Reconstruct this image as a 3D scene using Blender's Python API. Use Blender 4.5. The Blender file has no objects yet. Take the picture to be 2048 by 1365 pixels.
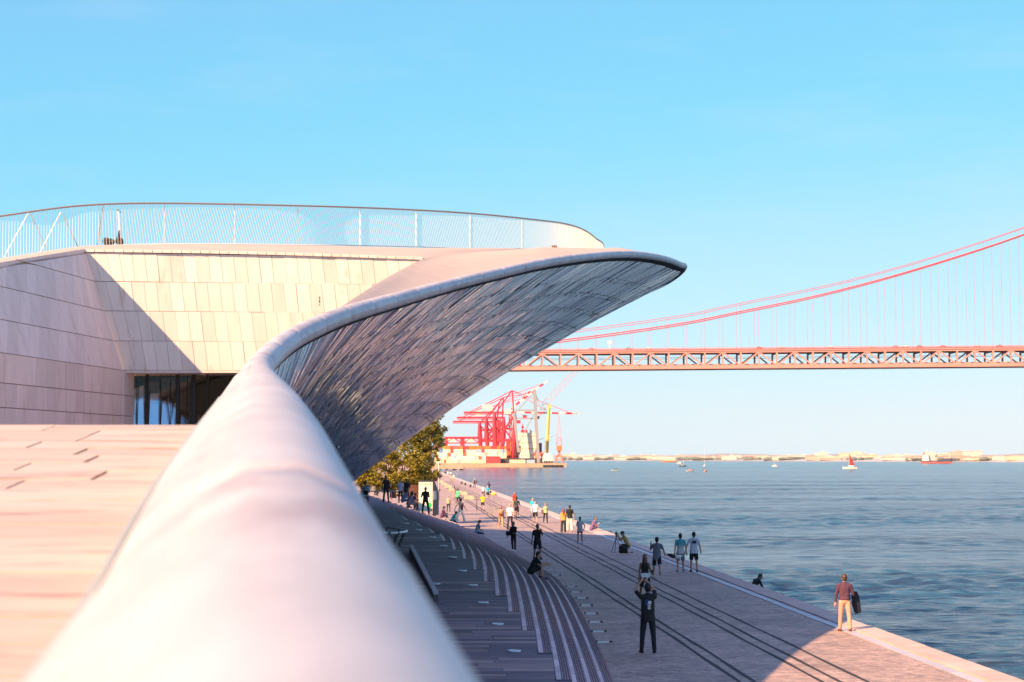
import bpy, bmesh, math, random
from math import sin, cos, tan, pi, radians, sqrt, atan2, exp
from mathutils import Vector, Matrix, noise

random.seed(7)
scene = bpy.context.scene
COL = scene.collection
V = Vector

# ------------------------------------------------------------------ camera
F, CX, CY, HORIZON = 3982.0, 1024.0, 682.5, 915.0      # focal length and picture centre of the 2048 px photograph
PITCH = math.atan((HORIZON - CY) / F)
EYE = V((0, 0, 5.0))
cam_d = bpy.data.cameras.new('camera')
cam_d.sensor_width = 36.0
cam_d.lens = F / 2048 * 36.0
cam_d.clip_start = 0.1
cam_d.clip_end = 40000
cam_d.dof.use_dof = True
cam_d.dof.focus_distance = 62.0
cam_d.dof.aperture_fstop = 4.6
cam = bpy.data.objects.new('camera', cam_d)
COL.objects.link(cam)
cam.location = EYE
cam.rotation_euler = (pi / 2 + PITCH, 0, 0)
scene.camera = cam

# ------------------------------------------------------------------ sky, sun, exposure
SUN = V((1.1, 1.1, -1.0))                                # the way the light travels
SUN_EL = math.atan2(1.0, sqrt(1.1 ** 2 + 1.1 ** 2))
world = bpy.data.worlds.new('World')
scene.world = world
world.use_nodes = True
wn, wl = world.node_tree.nodes, world.node_tree.links
wn.clear()
w_out = wn.new('ShaderNodeOutputWorld')
w_bg = wn.new('ShaderNodeBackground')
w_sky = wn.new('ShaderNodeTexSky')
w_sky.sky_type = 'NISHITA'
w_sky.sun_disc = False
w_sky.sun_elevation = SUN_EL
w_sky.sun_rotation = radians(225)
w_sky.air_density = 0.7
w_sky.dust_density = 0.3
w_sky.ozone_density = 5.0
# the photograph is developed bright and cyan: one tone curve per channel over the whole sky
w_in = wn.new('ShaderNodeVectorMath'); w_in.operation = 'SCALE'; w_in.inputs['Scale'].default_value = 1 / 24
w_cur = wn.new('ShaderNodeRGBCurve')
for ch, pts in ((0, ((0, 0), (.38, .30), (1, .225), (2.8, .50), (4.05, .65), (8, 1.15), (24, 3.0))),
                (1, ((0, 0), (.75, .31), (1.2, .45), (2, .575), (2.87, .695), (4.8, .86), (8, 1.02), (24, 2.3))),
                (2, ((0, 0), (1.7, .70), (2.6, .87), (4.1, .96), (8, 1.05), (24, 1.9)))):
    c = w_cur.mapping.curves[ch]
    while len(c.points) > 2: c.points.remove(c.points[1])
    c.points[0].location = (0, 0)
    c.points[-1].location = (1, pts[-1][1] / 3)
    for x, y in pts[1:-1]:
        c.points.new(x / 24, y / 3)
    for q in c.points: q.handle_type = 'AUTO_CLAMPED'
w_cur.mapping.update()
w_k = wn.new('ShaderNodeVectorMath'); w_k.operation = 'SCALE'; w_k.inputs['Scale'].default_value = 2.95 * 3
wl.new(w_sky.outputs[0], w_in.inputs[0])
wl.new(w_in.outputs[0], w_cur.inputs['Color'])
wl.new(w_cur.outputs[0], w_k.inputs[0])
# thin high cloud: barely there, drawn out along the horizon
w_tc = wn.new('ShaderNodeTexCoord')
w_map = wn.new('ShaderNodeMapping'); w_map.inputs['Scale'].default_value = (1.0, 1.0, 5.0)
w_nz = wn.new('ShaderNodeTexNoise'); w_nz.inputs['Scale'].default_value = 9.0; w_nz.inputs['Detail'].default_value = 7; w_nz.inputs['Roughness'].default_value = .55
w_mr = wn.new('ShaderNodeMapRange'); w_mr.inputs['From Min'].default_value = .52; w_mr.inputs['From Max'].default_value = .80; w_mr.inputs['To Max'].default_value = .12
w_mx = wn.new('ShaderNodeMix'); w_mx.data_type = 'RGBA'; w_mx.inputs['B'].default_value = (2.6, 2.6, 2.75, 1)
wl.new(w_tc.outputs['Generated'], w_map.inputs[0]); wl.new(w_map.outputs[0], w_nz.inputs['Vector']); wl.new(w_nz.outputs['Fac'], w_mr.inputs['Value'])
wl.new(w_mr.outputs[0], w_mx.inputs['Factor']); wl.new(w_k.outputs[0], w_mx.inputs['A'])
wl.new(w_mx.outputs['Result'], w_bg.inputs['Color'])
w_bg.inputs['Strength'].default_value = 0.12
wl.new(w_bg.outputs[0], w_out.inputs['Surface'])

sun_d = bpy.data.lights.new('sun', 'SUN')
sun_d.energy = 3.75
sun_d.angle = radians(0.5)
sun_d.color = (1.0, 0.66, 0.36)
sun = bpy.data.objects.new('sun', sun_d)
COL.objects.link(sun)
sun.rotation_euler = SUN.to_track_quat('-Z', 'Y').to_euler()
sun.location = (-60, -60, 60)

scene.view_settings.view_transform = 'Standard'
scene.view_settings.look = 'None'
scene.view_settings.gamma = 1.0
scene.view_settings.use_curve_mapping = False
scene.view_settings.exposure = 1.5
scene.cycles.use_denoising = True
scene.cycles.max_bounces = 8
scene.cycles.transparent_max_bounces = 12
scene.cycles.caustics_reflective = False
scene.cycles.caustics_refractive = False


def at(x, y, depth):
    """The point of the place that stands DEPTH metres away along +Y and shows at picture point (x, y)."""
    dx, dz = (x - CX) / F, (CY - y) / F
    dy = cos(PITCH) - dz * sin(PITCH)
    dz2 = sin(PITCH) + dz * cos(PITCH)
    k = depth / dy
    return V((dx * k, depth, EYE.z + dz2 * k))


def on_level(x, y, z):
    """The point of the level z that shows at picture point (x, y)."""
    dz = (CY - y) / F
    dy = cos(PITCH) - dz * sin(PITCH)
    dz2 = sin(PITCH) + dz * cos(PITCH)
    k = (z - EYE.z) / dz2
    return V(((x - CX) / F * k, dy * k, z))


# ------------------------------------------------------------------ mesh helpers
def tag(o, label=None, cat=None, group=None, kind=None):
    if label: o['label'] = label
    if cat: o['category'] = cat
    if group: o['group'] = group
    if kind: o['kind'] = kind
    return o


def empty(name, loc=(0, 0, 0), rz=0.0, label=None, cat=None, group=None, kind=None):
    o = bpy.data.objects.new(name, None)
    COL.objects.link(o)
    o.location = loc
    o.rotation_euler = (0, 0, rz)
    o.empty_display_size = 0.3
    return tag(o, label, cat, group, kind)


def link(name, me, parent=None, kind=None, loc=None):
    o = bpy.data.objects.new(name, me)
    COL.objects.link(o)
    if parent is not None:
        o.parent = parent
    if loc is not None:
        o.location = loc
    if kind: o['kind'] = kind
    return o


class MB:
    """Collects shapes and links them as one mesh object."""
    def __init__(self):
        self.v, self.f, self.m, self.cur = [], [], [], 0

    def add(self, vs, fs):
        n = len(self.v)
        self.v += [tuple(p) for p in vs]
        self.f += [tuple(i + n for i in f) for f in fs]
        self.m += [self.cur] * len(fs)

    def hexa(self, p):          # 8 corners: 4 bottom ccw, 4 top ccw
        self.add(p, [(3, 2, 1, 0), (4, 5, 6, 7), (0, 1, 5, 4), (1, 2, 6, 5), (2, 3, 7, 6), (3, 0, 4, 7)])

    def box(self, c, s, rz=0.0):
        cx, cy, cz = c
        hx, hy, hz = s[0] / 2, s[1] / 2, s[2] / 2
        ca, sa = cos(rz), sin(rz)
        q = []
        for z in (-hz, hz):
            for x, y in ((-hx, -hy), (hx, -hy), (hx, hy), (-hx, hy)):
                q.append((cx + x * ca - y * sa, cy + x * sa + y * ca, cz + z))
        self.hexa(q)

    def beam(self, p, q, w, h=None, up=V((0, 0, 1))):
        p, q = V(p), V(q)
        h = w if h is None else h
        d = (q - p).normalized()
        s = d.cross(up)
        if s.length < 1e-4:
            s = d.cross(V((0, 1, 0)))
        s.normalize()
        u = s.cross(d)
        s, u = s * w / 2, u * h / 2
        self.hexa([p - s - u, p + s - u, q + s - u, q - s - u, p - s + u, p + s + u, q + s + u, q - s + u])

    def tube(self, pts, r, n=6, cap=True, closed=False):
        pts = [V(p) for p in pts]
        m = len(pts)
        rr = r if hasattr(r, '__len__') else [r] * m
        base = len(self.v)
        prev = None
        for i, p in enumerate(pts):
            a = pts[(i - 1) % m] if (closed or i > 0) else p
            b = pts[(i + 1) % m] if (closed or i < m - 1) else p
            t = (b - a)
            t = t.normalized() if t.length > 1e-9 else V((0, 0, 1))
            if prev is None:
                s = t.cross(V((0, 0, 1)))
                if s.length < 1e-3: s = t.cross(V((0, 1, 0)))
            else:
                s = prev - t * prev.dot(t)
            s.normalize()
            prev = s
            u = t.cross(s)
            for k in range(n):
                a_ = 2 * pi * k / n
                self.v.append(tuple(p + (s * cos(a_) + u * sin(a_)) * rr[i]))
        rings = m if closed else m - 1
        for i in range(rings):
            for k in range(n):
                i2, k2 = (i + 1) % m, (k + 1) % n
                self.f.append((base + i * n + k, base + i * n + k2, base + i2 * n + k2, base + i2 * n + k))
                self.m.append(self.cur)
        if cap and not closed:
            self.f.append(tuple(base + k for k in reversed(range(n))))
            self.f.append(tuple(base + (m - 1) * n + k for k in range(n)))
            self.m += [self.cur] * 2

    def ball(self, c, r, nu=10, nv=6, rot=None):
        r = (r, r, r) if not hasattr(r, '__len__') else r
        c = V(c)
        vs = [V((0, 0, r[2]))]
        for i in range(1, nv):
            a = pi * i / nv
            for k in range(nu):
                b = 2 * pi * k / nu
                vs.append(V((r[0] * sin(a) * cos(b), r[1] * sin(a) * sin(b), r[2] * cos(a))))
        vs.append(V((0, 0, -r[2])))
        if rot is not None:
            vs = [rot @ p for p in vs]
        fs = []
        for k in range(nu):
            fs.append((0, 1 + k, 1 + (k + 1) % nu))
            for i in range(nv - 2):
                a, b = 1 + i * nu, 1 + (i + 1) * nu
                fs.append((a + k, b + k, b + (k + 1) % nu, a + (k + 1) % nu))
            z = 1 + (nv - 2) * nu
            fs.append((z + k, len(vs) - 1, z + (k + 1) % nu))
        self.add([c + p for p in vs], fs)

    def grid(self, rows):
        base = len(self.v)
        n = len(rows[0])
        for r in rows:
            self.v += [tuple(p) for p in r]
        for i in range(len(rows) - 1):
            for k in range(n - 1):
                a = base + i * n + k
                self.f.append((a, a + 1, a + n + 1, a + n))
                self.m.append(self.cur)

    def mesh(self, name, mats, smooth=False):
        me = bpy.data.meshes.new(name)
        me.from_pydata(self.v, [], self.f)
        for m in (mats if isinstance(mats, (list, tuple)) else [mats]):
            me.materials.append(m)
        if isinstance(mats, (list, tuple)) and len(mats) > 1:
            me.polygons.foreach_set('material_index', self.m)
        if smooth:
            me.polygons.foreach_set('use_smooth', [True] * len(me.polygons))
        me.update()
        return me

    def build(self, name, mats, parent=None, smooth=False, kind=None, local=None):
        """local: subtract this origin, so that the mesh hangs under a parent standing there."""
        if local is not None:
            lx, ly, lz = local
            self.v = [(x - lx, y - ly, z - lz) for x, y, z in self.v]
        return link(name, self.mesh(name, mats, smooth), parent, kind)


def spline(pts, step=None, n=None):
    """Catmull-Rom through points of any dimension, resampled at even length when step is given."""
    P = [tuple(p) for p in pts]
    P = [tuple(2 * a - b for a, b in zip(P[0], P[1]))] + P + [tuple(2 * a - b for a, b in zip(P[-1], P[-2]))]
    out = []
    for i in range(1, len(P) - 2):
        a, b, c, d = P[i - 1], P[i], P[i + 1], P[i + 2]
        for k in range(24):
            t = k / 24
            out.append(tuple(0.5 * (2 * q + (r - p) * t + (2 * p - 5 * q + 4 * r - s) * t * t + (3 * q - p - 3 * r + s) * t ** 3)
                             for p, q, r, s in zip(a, b, c, d)))
    out.append(P[-2])
    L = [0.0]
    for a, b in zip(out, out[1:]):
        L.append(L[-1] + sqrt(sum((p - q) ** 2 for p, q in zip(a[:3], b[:3]))))
    if n is None:
        n = max(2, int(round(L[-1] / step)) + 1)
    res, j = [], 0
    for i in range(n):
        s = L[-1] * i / (n - 1)
        while j < len(L) - 2 and L[j + 1] < s: j += 1
        t = (s - L[j]) / max(1e-9, L[j + 1] - L[j])
        res.append(tuple(p + (q - p) * t for p, q in zip(out[j], out[j + 1])))
    return res


def lerp_table(tab, x):
    if x <= tab[0][0]:
        a, b = tab[0], tab[1]
    elif x >= tab[-1][0]:
        a, b = tab[-2], tab[-1]
    else:
        for a, b in zip(tab, tab[1:]):
            if a[0] <= x <= b[0]: break
    t = (x - a[0]) / (b[0] - a[0])
    return a[1] + (b[1] - a[1]) * t


# ------------------------------------------------------------------ materials
MATS = {}


def srgb(h):
    h = h.lstrip('#')
    c = [int(h[i:i + 2], 16) / 255 for i in (0, 2, 4)]
    return tuple(x / 12.92 if x <= 0.04045 else ((x + 0.055) / 1.055) ** 2.4 for x in c) + (1,)


def mat(name, color, rough=0.7, metal=0.0, spec=0.5, vary=0.0, noise_scale=0.0, noise_amt=0.0, bump=0.0, bump_scale=20.0,
        rand=0.0, coat=0.0, stretch=None, dirt=None, dirt_scale=1.0, dirt_lo=0.55, sub=None):
    """A procedural Principled material: base colour, large soft variation, fine bump, tone that differs object by object."""
    if name in MATS: return MATS[name]
    m = bpy.data.materials.new(name)
    m.use_nodes = True
    nt = m.node_tree
    N, L = nt.nodes, nt.links
    b = N['Principled BSDF']
    c = color if len(color) == 4 else tuple(color) + (1,)
    b.inputs['Base Color'].default_value = c
    b.inputs['Roughness'].default_value = rough
    b.inputs['Metallic'].default_value = metal
    b.inputs['Specular IOR Level'].default_value = spec
    if coat: b.inputs['Coat Weight'].default_value = coat
    src = None
    tc = N.new('ShaderNodeTexCoord')
    vec = tc.outputs['Object']
    if stretch:
        mp = N.new('ShaderNodeMapping')
        mp.inputs['Scale'].default_value = stretch
        L.new(vec, mp.inputs['Vector'])
        vec = mp.outputs['Vector']
    def rgbmix(a, bcol, fac, mode='MIX'):
        x = N.new('ShaderNodeMix'); x.data_type = 'RGBA'; x.blend_type = mode
        for s, val in ((x.inputs['A'], a), (x.inputs['B'], bcol), (x.inputs['Factor'], fac)):
            if hasattr(val, 'links'): L.new(val, s)
            else: s.default_value = val
        return x.outputs['Result']
    if noise_amt:
        n = N.new('ShaderNodeTexNoise'); n.inputs['Scale'].default_value = noise_scale; n.inputs['Detail'].default_value = 6
        n.inputs['Roughness'].default_value = 0.62
        L.new(vec, n.inputs['Vector'])
        r = N.new('ShaderNodeMapRange'); r.inputs['From Min'].default_value = 0.28; r.inputs['From Max'].default_value = 0.72
        r.inputs['To Min'].default_value = 1 - noise_amt; r.inputs['To Max'].default_value = 1 + noise_amt
        L.new(n.outputs['Fac'], r.inputs['Value'])
        src = rgbmix(c, r.outputs[0], 1.0, 'MULTIPLY')
    if rand:
        oi = N.new('ShaderNodeObjectInfo')
        r = N.new('ShaderNodeMapRange'); r.inputs['To Min'].default_value = 1 - rand; r.inputs['To Max'].default_value = 1 + rand
        L.new(oi.outputs['Random'], r.inputs['Value'])
        src = rgbmix(src if src is not None else c, r.outputs[0], 1.0, 'MULTIPLY')
    if dirt:
        n = N.new('ShaderNodeTexNoise'); n.inputs['Scale'].default_value = dirt_scale; n.inputs['Detail'].default_value = 8
        n.inputs['Roughness'].default_value = 0.7
        L.new(vec, n.inputs['Vector'])
        r = N.new('ShaderNodeMapRange'); r.inputs['From Min'].default_value = dirt_lo; r.inputs['From Max'].default_value = dirt_lo + 0.16
        L.new(n.outputs['Fac'], r.inputs['Value'])
        src = rgbmix(src if src is not None else c, dirt if len(dirt) == 4 else tuple(dirt) + (1,), r.outputs[0])
    if src is not None: L.new(src, b.inputs['Base Color'])
    if bump:
        n = N.new('ShaderNodeTexNoise'); n.inputs['Scale'].default_value = bump_scale; n.inputs['Detail'].default_value = 5
        L.new(vec, n.inputs['Vector'])
        bp = N.new('ShaderNodeBump'); bp.inputs['Strength'].default_value = bump; bp.inputs['Distance'].default_value = 0.02
        L.new(n.outputs['Fac'], bp.inputs['Height'])
        L.new(bp.outputs[0], b.inputs['Normal'])
    MATS[name] = m
    return m

# ================================================================== GROUND, RIVER, STEPS
EDGE_DIR = -0.0563
def edge_x(y, x0=13.85): return x0 + EDGE_DIR * y          # the river edge runs slightly to the left


def node_ground(name, base, dark, warm, scale):
    """Small stone setts: one tone per sett, sunk joints, large worn patches."""
    m = bpy.data.materials.new(name); m.use_nodes = True
    N, L = m.node_tree.nodes, m.node_tree.links
    b = N['Principled BSDF']
    tc = N.new('ShaderNodeTexCoord')
    mp = N.new('ShaderNodeMapping'); mp.inputs['Scale'].default_value = (scale * 0.8, scale, scale)
    L.new(tc.outputs['Object'], mp.inputs['Vector'])
    vo = N.new('ShaderNodeTexVoronoi'); vo.inputs['Scale'].default_value = 1.0; vo.inputs['Randomness'].default_value = 0.75
    L.new(mp.outputs[0], vo.inputs['Vector'])
    ve = N.new('ShaderNodeTexVoronoi'); ve.feature = 'DISTANCE_TO_EDGE'; ve.inputs['Randomness'].default_value = 0.75
    L.new(mp.outputs[0], ve.inputs['Vector'])
    sep = N.new('ShaderNodeSeparateColor'); L.new(vo.outputs['Color'], sep.inputs[0])
    ramp = N.new('ShaderNodeValToRGB')
    e = ramp.color_ramp.elements
    e[0].position, e[0].color = 0.0, dark
    e[1].position, e[1].color = 1.0, warm
    k = e.new(0.5); k.color = base
    L.new(sep.outputs[0], ramp.inputs[0])
    n = N.new('ShaderNodeTexNoise'); n.inputs['Scale'].default_value = 0.35; n.inputs['Detail'].default_value = 7; n.inputs['Roughness'].default_value = 0.65
    L.new(tc.outputs['Object'], n.inputs['Vector'])
    r = N.new('ShaderNodeMapRange'); r.inputs['From Min'].default_value = 0.3; r.inputs['From Max'].default_value = 0.7
    r.inputs['To Min'].default_value = 0.72; r.inputs['To Max'].default_value = 1.22
    L.new(n.outputs['Fac'], r.inputs['Value'])
    mx = N.new('ShaderNodeMix'); mx.data_type = 'RGBA'; mx.blend_type = 'MULTIPLY'; mx.inputs['Factor'].default_value = 1
    L.new(ramp.outputs[0], mx.inputs['A']); L.new(r.outputs[0], mx.inputs['B'])
    jr = N.new('ShaderNodeMapRange'); jr.inputs['From Max'].default_value = 0.09; jr.inputs['To Min'].default_value = 0.60
    L.new(ve.outputs['Distance'], jr.inputs['Value'])
    m2 = N.new('ShaderNodeMix'); m2.data_type = 'RGBA'; m2.blend_type = 'MULTIPLY'; m2.inputs['Factor'].default_value = 1
    L.new(mx.outputs['Result'], m2.inputs['A']); L.new(jr.outputs[0], m2.inputs['B'])
    L.new(m2.outputs['Result'], b.inputs['Base Color'])
    b.inputs['Roughness'].default_value = 0.62
    bp = N.new('ShaderNodeBump'); bp.inputs['Strength'].default_value = 0.8; bp.inputs['Distance'].default_value = 0.03
    sm = N.new('ShaderNodeMath'); sm.operation = 'ADD'
    L.new(jr.outputs[0], sm.inputs[0]); L.new(sep.outputs[1], sm.inputs[1])
    L.new(sm.outputs[0], bp.inputs['Height']); L.new(bp.outputs[0], b.inputs['Normal'])
    return m


M_PROM = node_ground('promenade_setts', (.57, .39, .34, 1), (.40, .27, .255, 1), (.74, .515, .435, 1), 6.0)
M_PLAZA = mat('plaza_ground', (.38, .28, .26), 0.8, noise_scale=0.4, noise_amt=0.25)
M_STRIP = mat('pale_marble', (.54, .48, .53), 0.45, noise_scale=2.0, noise_amt=0.12, rand=0.06)
M_COPE = mat('edge_granite', (.60, .44, .39), 0.7, noise_scale=1.6, noise_amt=0.16, rand=0.08, bump=0.2, bump_scale=60)
M_RAIL = mat('rail_steel', (.05, .045, .05), 0.75, spec=0.2, noise_scale=3, noise_amt=0.3)
M_NOSE = mat('step_stone', (.80, .64, .65), 0.6, noise_scale=2.5, noise_amt=0.15, rand=0.16, bump=0.15, bump_scale=50)
M_BED = mat('joint_mortar', (.155, .12, .13), 0.9, noise_scale=8, noise_amt=0.3)
M_COB = [mat('cobble_grey', (.50, .36, .38), 0.7, noise_scale=9, noise_amt=0.3),
         mat('cobble_rust', (.54, .33, .31), 0.7, noise_scale=9, noise_amt=0.3),
         mat('cobble_dark', (.38, .28, .31), 0.7, noise_scale=9, noise_amt=0.3)]
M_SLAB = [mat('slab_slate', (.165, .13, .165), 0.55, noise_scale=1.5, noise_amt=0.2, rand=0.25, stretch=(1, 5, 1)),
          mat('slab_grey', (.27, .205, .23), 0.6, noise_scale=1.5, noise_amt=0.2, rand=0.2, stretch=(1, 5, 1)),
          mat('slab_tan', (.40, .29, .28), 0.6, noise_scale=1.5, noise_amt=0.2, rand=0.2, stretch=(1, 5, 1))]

# --- promenade: one sheet from the foot of the steps to the river edge, far upstream
FOOT = [(-10, 1.6), (20, 2.05), (44.2, 2.26), (55.6, 2.29), (61.6, 2.27), (70.3, 2.2), (77.8, 2.03), (84.7, 1.75), (90, 1.35), (96.2, .78), (105.3, 0.0),
        (115, -.8), (127, -1.8), (151, -4.05), (165, -5.6), (185, -7.6)]
_foot = spline([(x, y) for y, x in FOOT], n=400)
_foot_tab = [(p[1], p[0]) for p in _foot]
def foot_x(y): return lerp_table(_foot_tab, y)

mb = MB()
ys = [-12 + 3 * i for i in range(66)] + [190 + 20 * i for i in range(60)]
for a, b in zip(ys, ys[1:]):
    la = foot_x(a) - 0.3 if a < 186 else -70 - 0.06 * a
    lb = foot_x(b) - 0.3 if b < 186 else -70 - 0.06 * b
    if a < 186 <= b: lb = foot_x(a) - 0.3
    mb.add([(la, a, 0), (edge_x(a, 12.78), a, 0), (edge_x(b, 12.78), b, 0), (lb, b, 0)], [(0, 1, 2, 3)])
mb.build('promenade', M_PROM, kind='structure')
mb = MB()
mb.add([(-400, 150, -.03), (-7, 150, -.03), (-7, 188, -.03), (-70, 190, -.03), (-160, 1400, -.03), (-700, 1400, -.03)], [(0, 1, 2, 3, 4, 5)])
mb.build('ground', M_PLAZA, kind='structure')

# --- river edge: pale strip, coping slabs one by one, quay wall, ledge below
quay = empty('river_edge', (0, 0, 0), kind='structure')
near_strip, near_cope = 0, 0
far_mb, far_mc = MB(), MB()
y = 34.0
rnd = random.Random(3)
while y < 900:
    ln = 2.1 if y < 220 else 12
    for x0, x1, z, m, tgt, nm in ((12.80, 13.12, .012, M_STRIP, far_mb, 'border_stone'), (13.13, 13.86, .05, M_COPE, far_mc, 'coping_slab')):
        b = MB() if y < 220 else tgt
        g = 0.012
        dz = rnd.uniform(-.006, .006)
        dx = rnd.uniform(-.012, .03) if nm == 'coping_slab' else 0
        p = []
        for zz in (-.25, z + dz):
            p += [(edge_x(y + g, x0), y + g, zz), (edge_x(y + g, x1 + dx), y + g, zz), (edge_x(y + ln - g, x1 + dx), y + ln - g, zz), (edge_x(y + ln - g, x0), y + ln - g, zz)]
        b.hexa(p)
        if y < 220:
            b.build(nm, m, quay)
    y += ln
far_mb.build('border_run', M_STRIP, quay)
far_mc.build('coping_run', M_COPE, quay)
mb = MB()
for a in range(-12, 1200, 24):
    b = a + 24
    mb.add([(edge_x(a, 13.80), a, -.05), (edge_x(b, 13.80), b, -.05), (edge_x(b, 13.80), b, -4), (edge_x(a, 13.80), a, -4)], [(0, 1, 2, 3)])
    mb.add([(edge_x(a, 13.80), a, -1.0), (edge_x(a, 14.75), a, -1.0), (edge_x(b, 14.75), b, -1.0), (edge_x(b, 13.80), b, -1.0)], [(0, 1, 2, 3)])
    mb.add([(edge_x(a, 14.75), a, -1.0), (edge_x(a, 14.75), a, -4), (edge_x(b, 14.75), b, -4), (edge_x(b, 14.75), b, -1.0)], [(0, 1, 2, 3)])
    mb.add([(edge_x(a, 12.7), a, -.02), (edge_x(a, 13.80), a, -.02), (edge_x(b, 13.80), b, -.02), (edge_x(b, 12.7), b, -.02)], [(0, 1, 2, 3)])
mb.build('quay_wall', M_COPE, quay)

# --- tram rails let into the paving
RAILS = [7.6, 7.93, 9.46, 9.86, 10.45]
tracks = [empty('tram_track', (0, 0, 0), label='dark pair of tram rails nearest the steps, running up the promenade', cat='tram track'),
          empty('tram_track', (0, 0, 0), label='dark pair of tram rails in the middle of the promenade', cat='tram track'),
          empty('tram_track', (0, 0, 0), label='single dark rail closest to the river edge', cat='tram track')]
for i, x0 in enumerate(RAILS):
    mb = MB()
    ph = rnd.uniform(0, 9)
    rows = []
    for k in range(260):
        yy = 30 + k * 1.5
        w = 0.055 + 0.01 * sin(yy * 0.9 + ph)
        dx = 0.018 * sin(yy * 0.21 + ph) + 0.012 * sin(yy * 0.63 + 2 * ph)
        rows.append([(edge_x(yy, x0) + dx - w, yy, .004), (edge_x(yy, x0) + dx + w, yy, .004)])
    mb.grid([[r[0] for r in rows], [r[1] for r in rows]][::-1])
    mb.build('rail', M_RAIL, tracks[(0, 0, 1, 1, 2)[i]])

# --- steps: treads rise to the left; each tread is a stone strip with rows of cobbles
RISE, KMAX = 0.14, 16
def step_w(y): return 0.335 + max(0, y - 45) * 0.0009
def end_y(k): return 28.8 + 4.2 * k
def terrace_z(y): return min(RISE * KMAX, max(0.0, RISE * (y - 28.8) / 4.2))
def step_x(y, k): return foot_x(y) - k * step_w(y) * sqrt(1 + ((foot_x(y + 1) - foot_x(y - 1)) / 2) ** 2)
def ground_z(x, y):
    if y > 186 or x >= foot_x(y): return 0.0
    k = int((foot_x(y) - x) / max(1e-6, (foot_x(y) - step_x(y, 1))))
    return min(max(0, k) * RISE, terrace_z(y))

steps = empty('riverside_steps', (0, 0, 0), kind='structure')
bed, farstone = MB(), MB()
cob = [MB(), MB(), MB()]
stones = []
Y_END = 152.0
for k in range(KMAX):
    z = k * RISE
    y0 = end_y(k)
    n = int((Y_END - y0) / 2.0)
    yy = [y0 + (Y_END - y0) * i / n for i in range(n + 1)]
    for a, b in zip(yy, yy[1:]):
        ra, rb, la, lb = step_x(a, k), step_x(b, k), step_x(a, k + 1), step_x(b, k + 1)
        zz = z + .004 * (k == 0)
        bed.hexa([(la, a, z - .3), (ra, a, z - .3), (rb, b, z - .3), (lb, b, z - .3), (la, a, zz), (ra, a, zz), (rb, b, zz), (lb, b, zz)])
    # stone strip along the back of the tread
    a = y0
    while a < Y_END - .2:
        ln = rnd.uniform(1.1, 1.9)
        b = min(a + ln, Y_END)
        la, lb = step_x(a, k + 1), step_x(b, k + 1)
        wa, wb = (step_x(a, k) - la) * .36, (step_x(b, k) - lb) * .36
        dz = rnd.uniform(-.004, .004)
        p = [(la + .012, a + .006, z - .1), (la + wa, a + .006, z - .1), (lb + wb, b - .006, z - .1), (lb + .012, b - .006, z - .1)]
        p += [(x, y_, z + .024 + dz) for x, y_, _ in p]
        stones.append((a, p))
        a = b
    # cobbles in rows
    if True:
        rows = 4
        for r in range(rows):
            f0, f1 = .38 + .62 * r / rows, .38 + .62 * (r + 1) / rows
            a = y0 + rnd.uniform(0, .1)
            while a < Y_END:
                ln = rnd.uniform(.10, .20) * (1 if a < 68 else 1.7 if a < 92 else 3.0)
                b = a + ln
                L0, R0 = step_x(a, k + 1), step_x(a, k)
                L1, R1 = step_x(b, k + 1), step_x(b, k)
                j = .010
                x00, x01 = L0 + (R0 - L0) * f0 + j, L0 + (R0 - L0) * f1 - j
                x10, x11 = L1 + (R1 - L1) * f0 + j, L1 + (R1 - L1) * f1 - j
                dz = rnd.uniform(0, .012)
                zt = z + .014 + dz
                q = noise.noise(V((x00 * .5, a * .12, k * .37)))
                t = 1 if q + rnd.uniform(-.35, .35) > .18 else (2 if q + rnd.uniform(-.35, .35) < -.2 else 0)
                c = cob[t]
                e = .010
                c.add([(x00, a, z), (x01, a, z), (x11, b - .012, z), (x10, b - .012, z),
                       (x00 + e, a + e, zt), (x01 - e, a + e, zt), (x11 - e, b - .012 - e, zt), (x10 + e, b - .012 - e, zt)],
                      [(4, 5, 6, 7), (0, 1, 5, 4), (1, 2, 6, 5), (2, 3, 7, 6), (3, 0, 4, 7)])
                a = b
bed.build('step_bed', M_BED, steps)
for c, m in zip(cob, M_COB):
    c.build('cobbles', m, steps, kind='stuff')
stones.sort(key=lambda s: s[0])
for i, (a, p) in enumerate(stones):
    if i < 300:
        b = MB(); b.hexa(p)
        b.build('step_stone', M_NOSE, steps)
    else:
        farstone.hexa(p)
farstone.build('step_stone_run', M_NOSE, steps, kind='stuff')

# --- terrace left of the steps: sloping floor of long slabs
terrace = empty('terrace', (0, 0, 0), kind='structure')
def terrace_right(y):
    k = min(KMAX, max(0, int((y - 28.8) / 4.2) + 1)) if y >= 28.8 else 0
    return step_x(y, k)
mb = MB()
yy = sorted(set([20 + 1.05 * i for i in range(126)] + [end_y(k) for k in range(KMAX + 1)] + [end_y(k) - 1e-3 for k in range(KMAX + 1)]))
for a, b in zip(yy, yy[1:]):
    ra, rb = terrace_right((a + b) / 2) , terrace_right((a + b) / 2)
    m_ = (a + b) / 2
    k = min(KMAX, max(0, int((m_ - 28.8) / 4.2) + 1)) if m_ >= 28.8 else 0
    ra, rb = step_x(a, k) + .004, step_x(b, k) + .004
    za, zb = terrace_z(a) - .02, terrace_z(b) - .02
    mb.add([(-26, a, za), (ra, a, za), (rb, b, zb), (-26, b, zb), (ra, a, za - .4), (rb, b, zb - .4)], [(0, 1, 2, 3), (1, 4, 5, 2)])
    if b > 151:
        mb.add([(-26, b, zb), (rb, b, zb), (rb, b, -.5), (-26, b, -.5)], [(0, 1, 2, 3)])
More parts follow.
